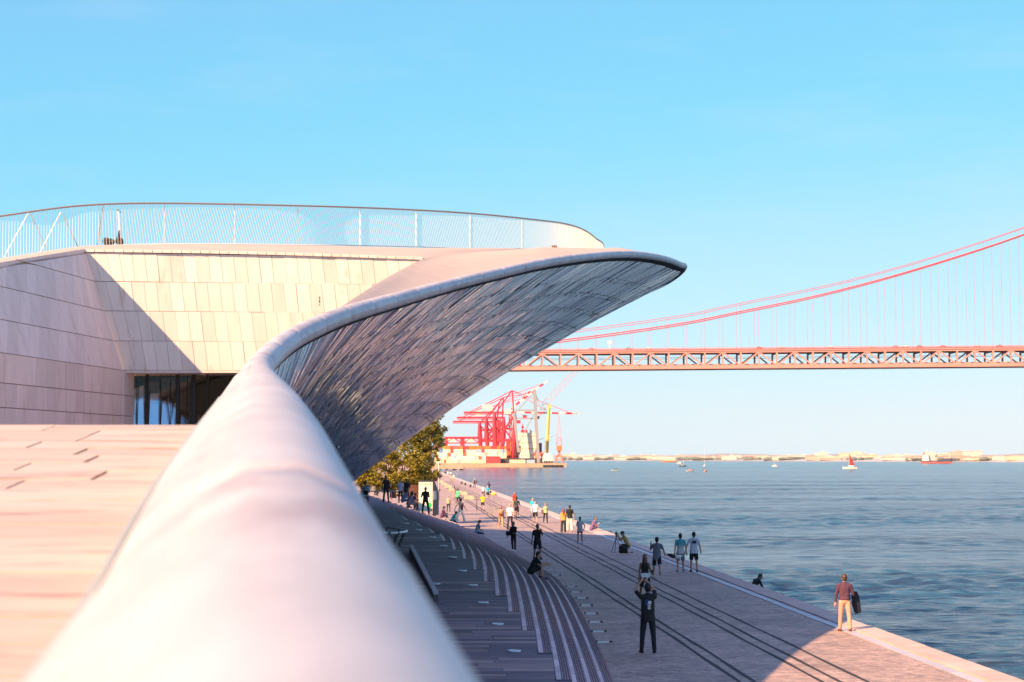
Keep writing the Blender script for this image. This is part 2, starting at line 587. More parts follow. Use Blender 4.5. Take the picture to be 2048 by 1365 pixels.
M_TERR = mat('terrace_bed', (.165, .13, .165), 0.7, noise_scale=1.2, noise_amt=0.35, stretch=(.5, 6, 1))
mb.build('terrace_bed', M_TERR, terrace)
slabs = []
y = 38.0
while y < 96:
    h = rnd.choice((.34, .42, .5))
    r = terrace_right(y + h / 2)
    if terrace_right(y) != r: pass
    r = min(step_x(y, min(KMAX, int((y - 28.8) / 4.2) + 1)), step_x(y + h, min(KMAX, int((y + h - 28.8) / 4.2) + 1))) - .01
    left = -1.6 - (y - 40) * .115
    x = r
    while x > left:
        ln = rnd.uniform(.9, 2.4)
        x0 = x - ln
        za, zb = terrace_z(y), terrace_z(y + h)
        dz = rnd.uniform(-.003, .003)
        p = [(x0 + .006, y + .006, za - .05), (x - .006, y + .006, za - .05), (x - .006, y + h - .006, zb - .05), (x0 + .006, y + h - .006, zb - .05)]
        p += [(a_, b_, c_ + .052 + dz) for a_, b_, c_ in p]
        t = rnd.random()
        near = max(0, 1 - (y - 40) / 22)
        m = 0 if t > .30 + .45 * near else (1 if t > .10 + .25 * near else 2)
        slabs.append((y, p, m))
        x = x0
    y += h
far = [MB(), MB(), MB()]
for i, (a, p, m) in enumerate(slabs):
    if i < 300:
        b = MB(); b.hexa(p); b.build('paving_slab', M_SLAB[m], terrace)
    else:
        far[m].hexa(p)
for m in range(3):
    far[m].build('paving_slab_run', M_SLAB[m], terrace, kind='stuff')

# --- river
def water_material():
    m = bpy.data.materials.new('river_water'); m.use_nodes = True
    N, L = m.node_tree.nodes, m.node_tree.links
    b = N['Principled BSDF']
    b.inputs['Base Color'].default_value = (.028, .052, .095, 1)
    b.inputs['Roughness'].default_value = 0.14
    b.inputs['IOR'].default_value = 1.33
    tc = N.new('ShaderNodeTexCoord')
    def nz(sx, sy, detail, rough, off=0):
        mp = N.new('ShaderNodeMapping'); mp.inputs['Scale'].default_value = (sx, sy, 1); mp.inputs['Location'].default_value = (off, off * .7, 0)
        mp.inputs['Rotation'].default_value = (0, 0, radians(9))
        L.new(tc.outputs['Object'], mp.inputs['Vector'])
        n = N.new('ShaderNodeTexNoise'); n.inputs['Scale'].default_value = 1; n.inputs['Detail'].default_value = detail; n.inputs['Roughness'].default_value = rough
        L.new(mp.outputs[0], n.inputs['Vector'])
        return n.outputs['Fac']
    big = nz(.010, .028, 4, .6, 31)              # wind lanes: calmer and rougher water
    mid = nz(.05, .16, 5, .65, 5)
    small = nz(1.6, 2.6, 4, .6, 11)
    lane = N.new('ShaderNodeMapRange'); lane.inputs['From Min'].default_value = .36; lane.inputs['From Max'].default_value = .62
    lane.inputs['To Min'].default_value = .45; lane.inputs['To Max'].default_value = 1.25
    L.new(big, lane.inputs['Value'])
    a = N.new('ShaderNodeMath'); a.operation = 'MULTIPLY'; a.inputs[1].default_value = 5.0
    L.new(mid, a.inputs[0])
    s = N.new('ShaderNodeMath'); s.operation = 'ADD'
    L.new(a.outputs[0], s.inputs[0]); L.new(small, s.inputs[1])
    h = N.new('ShaderNodeMath'); h.operation = 'MULTIPLY'
    L.new(s.outputs[0], h.inputs[0]); L.new(lane.outputs[0], h.inputs[1])
    bp = N.new('ShaderNodeBump'); bp.inputs['Strength'].default_value = 1.0; bp.inputs['Distance'].default_value = 0.26
    L.new(h.outputs[0], bp.inputs['Height']); L.new(bp.outputs[0], b.inputs['Normal'])
    return m

WATER_Z = -2.5
M_WATER = water_material()
import numpy as np
def wave_height(X, Y, spacing):
    """Sum of travelling ripples; waves shorter than the mesh can carry are left out."""
    r = np.random.RandomState(5)
    h = np.zeros_like(X)
    lane = .62 + .38 * np.sin(X * .021 + 1.3 * np.sin(Y * .013) + Y * .017) * np.sin(Y * .045 + 1.1 * np.sin(X * .03 + 2))
    lane = np.clip(lane + .30 * np.sin(Y * .11 + .9 * np.sin(X * .05)), .25, 1.25)
    for k in range(64):
        wl = .55 * (8.0 / .55) ** (k / 63)
        th = np.radians(-62 + r.normal(0, 38))
        kx, ky = 2 * np.pi / wl * np.cos(th), 2 * np.pi / wl * np.sin(th)
        amp = .0082 * wl ** .55
        fade = np.clip((wl - 2.2 * spacing) / (1.2 * spacing), 0, 1)
        h += amp * fade * np.sin(kx * X + ky * Y + r.uniform(0, 6.28))
    return h * lane
def water_patch(y0, y1, ny, nx, x0f, x1f, drop=0.0):
    ys_ = y0 * (y1 / y0) ** (np.arange(ny) / (ny - 1))
    xs0, xs1 = x0f(ys_), x1f(ys_)
    u = np.linspace(0, 1, nx)
    X = xs0[:, None] + (xs1 - xs0)[:, None] * u[None, :]
    Y = np.repeat(ys_[:, None], nx, 1)
    dy = np.gradient(ys_)[:, None] * np.ones((1, nx))
    dx = ((xs1 - xs0) / (nx - 1))[:, None] * np.ones((1, nx))
    Z = WATER_Z + wave_height(X, Y, np.maximum(dx, dy * .8))
    if drop: Z[-1] -= drop
    co = np.stack([X, Y, Z], -1).reshape(-1, 3)
    i = (np.arange(ny - 1)[:, None] * nx + np.arange(nx - 1)[None, :]).reshape(-1)
    f = np.stack([i, i + 1, i + nx + 1, i + nx], -1)
    me = bpy.data.meshes.new('water')
    me.vertices.add(len(co)); me.vertices.foreach_set('co', co.ravel())
    me.loops.add(f.size); me.loops.foreach_set('vertex_index', f.ravel().astype(np.int32))
    me.polygons.add(len(f)); me.polygons.foreach_set('loop_start', np.arange(0, f.size, 4, dtype=np.int32)); me.polygons.foreach_set('loop_total', np.full(len(f), 4, dtype=np.int32))
    me.polygons.foreach_set('use_smooth', np.ones(len(f), dtype=bool))
    me.materials.append(M_WATER); me.update(); me.validate()
    return me
def _edge(y): return 13.9 + EDGE_DIR * y
# the river near us with real waves, the open water beyond and around it as flat sheets butted against it
me = water_patch(34.0, 1250.0, 900, 300, _edge, lambda y: 22 + .295 * y)
link('water', me, kind='structure')
mb = MB()
Z = WATER_Z - .02
mb.add([(22 + .295 * 34, 34, Z), (9000, 34, Z), (9000, 1250, Z), (22 + .295 * 1250, 1250, Z)], [(0, 1, 2, 3)])
mb.add([(-6000, 1250, Z), (9000, 1250, Z), (9000, 8800, Z), (-6000, 8800, Z)], [(0, 1, 2, 3)])
mb.add([(-3000, 34, Z - .3), (_edge(34), 34, Z - .3), (_edge(1250), 1250, Z - .3), (-3000, 1250, Z - .3)], [(0, 1, 2, 3)])
mb.add([(-3000, -400, Z), (9000, -400, Z), (9000, 34, Z), (-3000, 34, Z)], [(0, 1, 2, 3)])
mb.build('open_water', M_WATER, kind='structure')

# ================================================================== MUSEUM
M_CERAM = mat('coping_ceramic', (.53, .485, .50), 0.42, noise_scale=1.6, noise_amt=0.20, rand=0.06, dirt=(.40, .31, .32), dirt_scale=1.1, dirt_lo=.52, stretch=(2.2, .8, 2.2))
M_ROOF = mat('roof_stone', (.54, .43, .37), 0.75, noise_scale=1.5, noise_amt=0.12, stretch=(1, 3, 1), dirt=(.36, .25, .22), dirt_scale=.9, dirt_lo=.60)
M_DECK = mat('deck_stone', (.51, .41, .37), 0.75, noise_scale=1.5, noise_amt=0.10, rand=0.10, stretch=(1, 5, 1), dirt=(.33, .20, .19), dirt_scale=1.2, dirt_lo=.53)
M_JOINT = mat('deck_joint', (.20, .13, .12), 0.9)
M_DECKFAR = mat('deck_far', (.70, .58, .52), 0.8, noise_scale=2, noise_amt=.1)
M_WALLP = mat('wall_panel', (.90, .73, .655), 0.7, noise_scale=1.5, noise_amt=0.07, rand=0.08, stretch=(2.5, 2.5, .6), dirt=(.66, .46, .34), dirt_scale=.8, dirt_lo=.58)
M_WALLJ = mat('wall_joint', (.50, .34, .26), 0.9)
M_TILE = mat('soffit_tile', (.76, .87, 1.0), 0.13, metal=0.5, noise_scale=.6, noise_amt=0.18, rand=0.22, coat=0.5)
M_TILE2 = mat('soffit_tile_dark', (.58, .66, .80), 0.16, metal=0.45, noise_scale=.6, noise_amt=0.2, rand=0.22, coat=0.4)  # darker tile tone, drawn at random
M_TILEB = mat('soffit_backing', (.10, .09, .10), 0.8)
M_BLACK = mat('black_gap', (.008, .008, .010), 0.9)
M_STEEL = mat('railing_steel', (.80, .74, .68), 0.5)
M_DARKRAIL = mat('rail_cap', (.30, .24, .24), 0.5)

museum = empty('museum', (0, 0, 0), label='low sweeping museum building in white ceramic tile, canopy rising over the promenade', cat='museum')

# --- the roof edge: x, y of its outer lower outline in the photograph and how far off it stands
EDGE_PX = [(950, 1365, 2.35), (838, 1190, 3.2), (727, 1000, 4.8), (669, 900, 6.8), (633, 850, 8.9), (592, 802, 13.2), (561, 764, 20.5), (549, 738, 27.0),
           (574, 706, 30.8), (620, 680, 33.2), (700, 645, 36.5), (800, 613, 41.2), (900, 583, 46.2), (1000, 557, 51), (1100, 534, 56.3), (1200, 520, 62.5),
           (1270, 517.5, 68), (1325, 525, 72.5), (1357, 536, 76.5), (1366, 544, 80)]
def edge_r(d): return lerp_table([(0, .20), (9, .20), (27, .19), (36, .165), (46, .145), (62, .13), (200, .13)], d)
raw = []
for x, y, d in EDGE_PX:
    p = at(x, y, d)
    r = edge_r(d)
    t = min(1, max(0, (d - 26) / 7))
    raw.append((p.x - r * (1.15 if d < 28 else 1) * (1 - t), p.y, p.z + r * t))
raw = [(.30, -6, 4.40), (.20, -2, 4.52)] + raw + [(6.35, 85, 12.4), (4.6, 92, 12.1), (0.2, 104, 11.2), (-5, 116, 10.2), (-12, 129, 9.2), (-20, 140, 8.6), (-34, 152, 8.2)]
EDGE = [V(p) for p in spline(raw, step=0.275)]
EI = {}                                               # index of the path point nearest to a depth, before the tip turns back
def edge_at(d):
    return min(range(len(EDGE)), key=lambda i: abs(EDGE[i].y - d) + (100 if i > TIP else 0))
TIP = max(range(len(EDGE)), key=lambda i: EDGE[i].x)
def frame(i):
    t = (EDGE[min(i + 1, len(EDGE) - 1)] - EDGE[max(i - 1, 0)]).normalized()
    n = t.cross(V((0, 0, 1))).normalized()            # outward: to the right of the way
    return t, n, n.cross(t).normalized()

def section(i):
    t, n, u = frame(i)
    r = edge_r(EDGE[i].y) * 1.0
    return [EDGE[i] + n * (r * cos(a)) + u * (r * sin(a)) for a in [2 * pi * k / 14 for k in range(14)]]

# coping pieces, each its own part, with an open joint
DECK_CREST = 12.5
def deck_z(y): return 4.024 + .095 * y if y < DECK_CREST else max(4.75, 5.2115 - (y - DECK_CREST) * .018)
cuts = []
i = 0
j33, j19 = edge_at(3.25), edge_at(18.6)
while i < len(EDGE) - 10:
    d = EDGE[i].y
    ln = 8 if (d > 16 and i < TIP + 10) else 12
    if i < j33: ln = j33 - i
    elif i < j19: ln = j19 - i
    cuts.append((i, min(i + ln, len(EDGE) - 1)))
    i += ln
for a, b in cuts:
    mb = MB()
    rows = []
    for j in range(a, b + 1):
        s = section(j)
        if j in (a, b):                              # pull the ends apart and round the arris
            t, n, u = frame(j)
            sh = t * (.011 if j == a else -.011)
            c = EDGE[j]
            rows.append([c + (p - c) * .965 + sh for p in s] if j == a else [p + sh * 2.2 for p in s])
            rows.append([p + sh * 2.2 for p in s] if j == a else [c + (p - c) * .965 + sh for p in s])
        else:
            rows.append(s)
    mb.grid([r + [r[0]] for r in rows])
    for r, rev in ((rows[0], False), (rows[-1], True)):
        mb.add(r, [tuple(range(len(r)))[::-1 if rev else 1]])
    mb.build('coping_piece', M_CERAM, museum, smooth=True)
# dark core that shows in the joints
mb = MB()
mb.tube([EDGE[j] for j in range(0, len(EDGE), 3)], [edge_r(EDGE[j].y) * .93 for j in range(0, len(EDGE), 3)], 10)
mb.build('coping_core', mat('coping_joint', (.36, .25, .21), 0.8), museum, smooth=True)

# parapet cheek: the curved inner face from the coping down to the deck (near stretch)
i33 = edge_at(26.5)
cheek_profile = [(-.10, .17), (-.19, .13), (-.27, .06), (-.34, -.05), (-.42, -.20), (-.52, -.40), (-.62, -1.0)]
lengths = [(j, min(j + 16, i33)) for j in range(0, i33, 16)]
for a, b in lengths:
    mb = MB()
    rows = []
    for j in range(a, b + 1):
        t, n, u = frame(j)
        n2 = V((n.x, n.y, 0)).normalized()
        row = []
        fade = max(0.35, 1 - max(0, EDGE[j].y - 20) / 20)
        for q, (pn, pz) in enumerate(cheek_profile):
            p = EDGE[j] + n2 * pn * .92 * fade + V((0, 0, pz))
            if q == len(cheek_profile) - 1: p.z = min(p.z, deck_z(p.y) - .1)
            row.append(p)
        rows.append(row)
    mb.grid(rows)
    mb.build('parapet_cheek', M_CERAM, museum, smooth=True)
# added thin bright strip along the cheek, standing in for an edge highlight
M_HIGHLIGHT = mat('edge_highlight', (.75, .70, .52), 0.3, metal=0.6)
mb = MB()
pts = []
for j in range(0, edge_at(14), 2):
    t, n, u = frame(j)
    n2 = V((n.x, n.y, 0)).normalized()
    pts.append(EDGE[j] + n2 * -.285 + V((0, 0, .010)))
mb.tube(pts, .007, 6)
mb.build('edge_highlight', M_HIGHLIGHT, museum, smooth=True)

# --- soffit: from the roof edge down to the foot of the building
BASE = spline([(-2.2, -6, 0), (-2.6, 10, 0), (-4.5, 30, .2), (-7.2, 45, .5), (-9.6, 62, 1.0), (-11.2, 80, 1.6), (-11.3, 100, 2.0), (-11.0, 115, 2.2),
               (-12.5, 128, 2.2), (-17, 138, 2.2), (-24, 146, 2.2), (-36, 156, 2.2)], n=200)
_bt = [(0, 0), (edge_at(3), .10), (edge_at(27), .20), (edge_at(33.5), .255), (edge_at(41.2), .43), (edge_at(51), .55), (edge_at(62.5), .63), (edge_at(72), .675), (TIP + 2, .70),
       (TIP + 40, .74), (len(EDGE) - 1, 1.0)]
def base_pt(i):
    f = max(0, min(1, lerp_table(_bt, i))) * (len(BASE) - 1)
    j = min(int(f), len(BASE) - 2)
    return V(BASE[j]).lerp(V(BASE[j + 1]), f - j)
def soffit(i, v, out=0.0):
    """v = 0 at the roof edge, 1 at the foot; arched upwards in between."""
    i0 = max(0, min(len(EDGE) - 2, int(i)))
    f = i - i0
    def one(j):
        t, n, u = frame(j)
        r = edge_r(EDGE[j].y)
        e = EDGE[j] - n * r * .55 - V((0, 0, r * 1.02))
        b = base_pt(j)
        p = e.lerp(b, v)
        p.z += 0.82 * 4 * v * (1 - v) * (1 - .25 * v)
        return p
    p = one(i0)
    if f > 1e-6: p = p.lerp(one(min(i0 + 1, len(EDGE) - 1)), f)
    return p
def soffit_n(i, v):
    a, b = soffit(i + 1.5, v), soffit(max(0, i - 1.5), v)
    c, d = soffit(i, min(1, v + .02)), soffit(i, max(0, v - .02))
    n = (a - b).cross(c - d)
    n.normalize()
    return n if n.z < 0 or True else -n
mb = MB()
cols = list(range(0, len(EDGE) - 1, 4))
rows = [[soffit(i, v / 16) for v in range(17)] for i in cols]
mb.grid(rows)
mb.build('soffit_backing', M_TILEB, museum, smooth=True)

# strips of glazed tiles, each tile turned a little its own way
rt = random.Random(11)
i_a, i_b = edge_at(15), TIP + 26
tiles = []
dots = MB()
i = float(i_a)
while i < i_b:
    d = EDGE[int(i)].y
    w = lerp_table([(24, .95), (33, 1.2), (50, 1.25), (80, 1.3)], d)       # strip width in path steps (0.275 m each)
    L = (soffit(i, 0) - soffit(i, 1)).length
    v = .16 / L
    vv = v
    first = True
    alt = int(round((i - i_a) / 1.2)) % 2
    row_no = 0
    while vv < .93:
        row_no += 1
        v2 = (row_no * 2.15 + (.42 if alt else 0) + rt.uniform(-.06, .06) + .5) / L
        v2 = min(max(v2, vv + .3 / L), .95)
        ln = v2 - vv
        g = .03 / L
        tw = (.012 if alt else -.010) + rt.gauss(0, .009)
        tl = rt.gauss(0, .006)
        p = [soffit(i + .04, vv + g), soffit(i + w - .04, vv + g), soffit(i + w - .04, v2 - g), soffit(i + .04, v2 - g)]
        nrm = (p[1] - p[0]).cross(p[2] - p[1]).normalized()
        mid = (p[0] + p[1] + p[2] + p[3]) / 4
        if nrm.dot(EYE - mid) < 0: nrm = -nrm
        wd = (p[1] - p[0]).length
        base_h = .04
        hh = [base_h + tw * wd * 1.6 + tl, base_h - tw * wd * 1.6 + tl, base_h - tw * wd * 1.6 - tl, base_h + tw * wd * 1.6 - tl]
        top = [q + nrm * max(.02, h) for q, h in zip(p, hh)]
        low = [q + nrm * .005 for q in p]
        # a raised crease down the middle of the tile splits it in two facets
        f = rt.uniform(.3, .7)
        c0, c1 = top[0].lerp(top[1], f) + nrm * rt.uniform(.001, .010), top[3].lerp(top[2], 1 - f if rt.random() < .5 else f) + nrm * rt.uniform(.001, .010)
        tiles.append((d, low, top, c0, c1, rt.random() < .3, vv))
        if row_no > 1:
            q = soffit(i + w - .02, v2) + nrm * .06
            s = (p[1] - p[0]).normalized() * .05
            k = (p[2] - p[1]).normalized() * .06
            dots.add([q - s - k, q + s - k, q + s + k, q - s + k], [(0, 1, 2, 3)])
        vv = v2
        first = False
    i += w
def tile_mesh(b, t):
    d, low, top, c0, c1, dark, v = t
    vs = low + [top[0], c0, top[1], top[2], c1, top[3]]
    b.add(vs, [(4, 5, 8, 9), (5, 6, 7, 8), (0, 1, 6, 5, 4), (1, 2, 7, 6), (2, 3, 9, 8, 7), (3, 0, 4, 9)])
def tile_size(t):
    d, low, top = t[0], t[1], t[2]
    return (top[1] - top[0]).length * (top[2] - top[1]).length / (top[0].y ** 2) if t[6] < .8 and top[0].y > 28 else 0
tiles.sort(key=lambda t: -tile_size(t))
rest = [MB(), MB()]
for n, t in enumerate(tiles):
    if n < 300:
        b = MB(); tile_mesh(b, t); b.build('tile', M_TILE2 if t[5] else M_TILE, museum)
    else:
        tile_mesh(rest[1 if t[5] else 0], t)
rest[0].build('tile_field', M_TILE, museum, kind='stuff')
rest[1].build('tile_field', M_TILE2, museum, kind='stuff')
dots.build('fixing_holes', M_BLACK, museum, kind='stuff')
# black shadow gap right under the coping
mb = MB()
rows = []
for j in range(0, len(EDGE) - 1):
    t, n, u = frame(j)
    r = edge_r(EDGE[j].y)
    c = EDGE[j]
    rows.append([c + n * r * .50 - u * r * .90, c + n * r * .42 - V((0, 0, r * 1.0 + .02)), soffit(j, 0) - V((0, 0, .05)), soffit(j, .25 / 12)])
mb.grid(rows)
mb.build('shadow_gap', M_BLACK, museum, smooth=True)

# --- railing line on the roof, and the roof that reaches from the wall tops to it
RAIL_PX = [(-150, 455, 50), (0, 433, 51), (160, 412, 52.5), (325, 407, 54), (600, 412, 56.5), (800, 419, 59.5), (950, 428, 62.5), (1075, 440.5, 66), (1130, 448, 69.5),
           (1165, 459, 74), (1190, 476, 79), (1206, 499, 83)]
RAIL_H = 1.16
RAIL = [V(p) for p in spline([tuple(at(*q)) for q in RAIL_PX] + [(3.2, 90, 12.9), (0.5, 97, 12.3)], step=0.085)]
def rail_base(p): return V((p.x, p.y, p.z - RAIL_H))
def rail_by_px(x, d=None):
    return min(RAIL, key=lambda p: abs(p.x / p.y * F + CX - x) + (1000 if p.y > 84 else 0))
WD = 48.0                                             # the wall that faces us
def wall_d(x): return WD + max(0.0, x - 170) / 676 * 2.0      # it runs away a little to the right
WALL_TOP = [at(-150, 560, 35.5), at(0, 530, 41.5), at(170, 502, WD), at(500, 508, wall_d(500)), at(846, 518, wall_d(846))]
CREST = [at(900, 509.0, 54.5), at(960, 504, 59), at(1030, 500.5, 63.5), at(1100, 500, 66.5)]     # where the canopy roof meets the main roof
mb = MB()
wall_line = [V(p) for p in spline([tuple(p) for p in WALL_TOP[:3]], n=24)] + [WALL_TOP[2].lerp(WALL_TOP[4], k / 36) + V((0, 0, .12 * sin(pi * k / 36) * .3)) for k in range(1, 37)]
crest_line = [V(p) for p in spline([tuple(p) for p in [WALL_TOP[-1]] + CREST], n=40)]
wt = wall_line + crest_line[1:]
rb = [rail_base(rail_by_px(p.x / p.y * F + CX)) for p in wt]
rb[0] = rail_base(RAIL[0])
mb.grid([[a.lerp(b, k / 8) + V((0, 0, .10 * sin(pi * k / 8))) for k in range(9)] for a, b in zip(wt, rb)])
# canopy roof: from the roof edge up to that line, then to the railing
i0 = edge_at(36)
ups = crest_line[::3] + [rail_base(rail_by_px(1160)), rail_base(rail_by_px(1195)), rail_base(RAIL[-1])]
cnt = (TIP + 45 - i0) // 3
up = [V(p) for p in spline([tuple(p) for p in ups], n=cnt + 1)]
rows = []
for k in range(cnt + 1):
    j = i0 + 3 * k
    t, n, u = frame(j)
    e = EDGE[j] - n * edge_r(EDGE[j].y) * .55 + u * edge_r(EDGE[j].y) * .80
    rows.append([e.lerp(up[k], s / 14) + V((0, 0, (0.05 + .40 * k / cnt) * sin(pi * s / 14))) for s in range(15)])
mb.grid(rows)
# the roof beyond the railing falls away to the hidden far edge
farj = list(range(len(EDGE) - 1, TIP + 44, -1))
rbk = [rail_base(p) for p in RAIL]
rows = []
for k in range(61):
    a = rbk[int((len(rbk) - 1) * k / 60)]
    b = EDGE[farj[int((len(farj) - 1) * k / 60)]]
    b = b + V((0, 0, .1))
    rows.append([a.lerp(b, s / 10) + V((0, 0, .35 * sin(pi * s / 10))) for s in range(11)])
mb.grid(rows)
mb.build('roof', M_ROOF, museum, smooth=True)
# thin coping stones along the wall tops
for a, b in zip(wt, wt[1:]):
    if not -60 < a.x / a.y * F + CX < 838 : continue
    c = MB()
    up_ = V((0, 0, .07)); bk = V((0, .35, .012))
    g = (b - a).normalized() * .008
    a2, b2 = a + g + V((0, -.05, -.03)), b - g + V((0, -.05, -.03))
    c.hexa([a2, b2, b2 + bk, a2 + bk, a2 + up_, b2 + up_, b2 + up_ + bk, a2 + up_ + bk])
    c.build('wall_cap', M_WALLP, museum)

# --- entrance wall facing us: four rows of leaning panels
wall = link('entrance_wall', bpy.data.meshes.new('entrance_wall'), museum)
TUBE_Y = [(440, 780), (475, 735), (500, 710), (540, 685), (600, 650), (660, 622), (700, 612), (760, 560), (800, 536), (850, 512)]
row_y = [505, 563, 622, 682, 741]
left_x = [170, 188, 206, 226, 245]
rp = random.Random(5)
mbw = MB()
back = .06
for r in range(4):
    ya, yb = row_y[r], row_y[r + 1]
    xl_a, xl_b = left_x[r], left_x[r + 1]
    x = 0.0
    k = 0
    off = rp.uniform(5, 24)
    xs = [0]
    while xs[-1] < 690: xs.append(off + 25.4 * k + rp.uniform(-.6, .6)); k += 1
    for a, b in zip(xs, xs[1:]):
        if b - a < 2: continue
        xm = (xl_a + xl_b) / 2 + b
        if xm > 455 and ya > lerp_table(TUBE_Y, xm) + 22: continue
        if (xl_a + a) > 838: continue
        lean = 6.5
        def pos(s, y_, top):
            t = s / 60.0
            corner = xl_a if top else xl_b
            x_ = corner + s if s < 1 else (xl_a + s if top else xl_a + s + lean + max(0, (xl_b - xl_a - lean)) * max(0, 1 - s / 90))
            sag = max(0, x_ - 170) * .0155 * (1 - r / 4) if y_ == row_y[0] else max(0, x_ - 170) * .003 * (4 - r)
            return at(x_, y_ + sag, wall_d(x_))
        P = [pos(a, yb, False), pos(b, yb, False), pos(b, ya, True), pos(a, ya, True)]
        c = sum(P, V()) / 4
        P = [p + (c - p).normalized() * .009 for p in P]
        pr = V((0, -rp.uniform(.002, .014), 0))
        tlt = rp.uniform(-.004, .004)
        fr = [p + pr + V((0, tlt * (1 if q in (0, 3) else -1), 0)) for q, p in enumerate(P)]
        bk = [p + V((0, back, 0)) for p in P]
        m = MB()
        m.hexa([fr[0], fr[1], bk[1], bk[0], fr[3], fr[2], bk[2], bk[3]])
        m.build('panel', M_WALLP, wall)
cols_ = []
for k in range(41):
    x = 838 * k / 40 + 170 * (1 - k / 40)
    yt = 503.5 + (x - 170) * .0215
    yb = 742 if x < 455 else min(742, lerp_table(TUBE_Y, x) + 40)
    xb = x + (72 * (1 - k / 40) if k < 40 else 0)
    yb = 742 if xb < 455 else min(742, lerp_table(TUBE_Y, xb) + 40)
    cols_.append([at(x, yt, wall_d(x)) + V((0, .035, 0)), at(xb, max(yb, yt + 1), wall_d(xb)) + V((0, .035, 0))])
mbw.grid(cols_)
wall.data = mbw.mesh('entrance_wall', M_WALLJ)
# lintel edge below the panels
mb = MB()
a, b = at(228, 741.5, wall_d(228)), at(500, 741.5, wall_d(500))
mb.hexa([a + V((0, .0, -.055)), b + V((0, 0, -.055)), b + V((0, 1.9, -.055)), a + V((0, 1.9, -.055)), a, b, b + V((0, 1.9, 0)), a + V((0, 1.9, 0))])
mb.build('lintel', M_WALLP, museum)
mb = MB(); mb.ball(at(406, 746.5, wall_d(406) + .5), (.09, .09, .05)); mb.build('ceiling_lamp', M_WALLP, museum, smooth=True)
# stained spot on the wall
mb = MB()
for yy_, rr in ((596, .018), (603, .022), (610, .012)):
    mb.ball(at(639, yy_, wall_d(639) - .015), (rr * .7, .006, rr * 2.0))
mb.build('rust_bolt', mat('rust', (.20, .07, .03), 0.9), museum, smooth=True)

# --- side wall on the left, in shade: rows run level, panels upright
lw = link('side_wall', bpy.data.meshes.new('side_wall'), museum)
TC, BC, T0 = at(170, 503, WD), at(245, 741, WD), at(0, 531, 41.5)
lean = (BC.x - TC.x) / (BC.z - TC.z)
slope = (TC.x - (T0.x + (TC.z - T0.z) * lean)) / (WD - 41.5)
def lwp(y_, z): return V((TC.x + slope * (y_ - WD) + lean * (max(z, BC.z) - TC.z) + (.012 if z < BC.z else 0), y_, z))
UPR = .92                                              # the upright joints recede as they rise, with the lean of the wall
def lwu(y_, z):
    return lwp(min(WD + (.9 if z < BC.z + .05 else 0), y_ + UPR * max(0, z - BC.z) * (1 if y_ < WD - 3.5 else max(0, (WD - y_) / 3.5))), z)
def lw_top(y_): return T0.z + (TC.z - T0.z) * (y_ - 41.5) / (WD - 41.5) if y_ < WD else TC.z + .1
zs = [at(190, q, WD).z for q in (505, 563, 622, 682, 741, 791, 832, 880)]
n_dir = V((0, 0, 1)).cross(V((slope, 1, 0))).normalized()
if n_dir.x < 0: n_dir = -n_dir
for r in range(len(zs) - 1):
    zt, zb = zs[r], zs[r + 1]
    y1 = 30.0 + rp.uniform(0, .5)
    while y1 < WD + (.9 if zt < BC.z + .05 else 0) - .02:
        y2 = min(y1 + .62, WD + (.9 if zt < BC.z + .05 else 0))
        if y2 > WD - .25 and zt >= BC.z + .05: y2 = WD
        ta, tb = min(zt, lw_top(lwu(y1, zt).y) - .06), min(zt, lw_top(lwu(y2, zt).y) - .06)
        if ta > zb + .03 or tb > zb + .03:
            ta, tb = max(ta, zb + .012), max(tb, zb + .012)
            g, gy = .008, .004
            P = [lwu(y1 + gy, zb + g), lwu(y2 - gy, zb + g), lwu(y2 - gy, tb - g), lwu(y1 + gy, ta - g)]
            for q in (2, 3):
                zc = lw_top(P[q].y) - .06
                if P[q].z > zc: P[q] = lwp(P[q].y, max(zc, zb + .015))
            pr = n_dir * rp.uniform(.002, .008)
            fr = [p + pr for p in P]; bk = [p - n_dir * .05 for p in P]
            m = MB(); m.hexa([fr[0], fr[1], bk[1], bk[0], fr[3], fr[2], bk[2], bk[3]])
            m.build('panel', M_WALLP, lw)
        y1 = y2
mbw = MB()
mbw.add([lwp(28, 4.2) - n_dir * .04, lwp(WD + .9, 4.2) - n_dir * .04, lwp(WD + .9, BC.z) - n_dir * .04, lwp(WD, BC.z) - n_dir * .04, lwp(WD, TC.z) - n_dir * .04, lwp(28, lw_top(28)) - n_dir * .04], [(0, 1, 2, 3, 4, 5)])
lw.data = mbw.mesh('side_wall', M_WALLJ)

# --- glazed entrance under the wall
GD = WD + .95
M_GLASS = bpy.data.materials.new('entrance_glass'); M_GLASS.use_nodes = True
_N, _L = M_GLASS.node_tree.nodes, M_GLASS.node_tree.links
_N.clear()
_o = _N.new('ShaderNodeOutputMaterial'); _mx = _N.new('ShaderNodeMixShader'); _t = _N.new('ShaderNodeBsdfTransparent'); _g = _N.new('ShaderNodeBsdfGlossy'); _fr = _N.new('ShaderNodeFresnel')
_t.inputs['Color'].default_value = (.78, .82, .86, 1); _g.inputs['Roughness'].default_value = .02; _fr.inputs['IOR'].default_value = 1.45
_L.new(_fr.outputs[0], _mx.inputs['Fac']); _L.new(_t.outputs[0], _mx.inputs[1]); _L.new(_g.outputs[0], _mx.inputs[2]); _L.new(_mx.outputs[0], _o.inputs['Surface'])
M_REFLECTION = mat('mirror_reflection', (.80, .87, .95), 0.12, metal=1.0)
M_REFLECTION_BROWN = mat('brown_reflection', (.20, .10, .08), 0.6, rand=0.35)
M_MULL = mat('black_mullion', (.012, .012, .015), 0.5)
gl = empty('glazed_entrance', (0, 0, 0)); gl.parent = museum
def gpt(x, y, dd=0.0): return at(x, y, wall_d(x) + .95 + dd)
ymid = 858
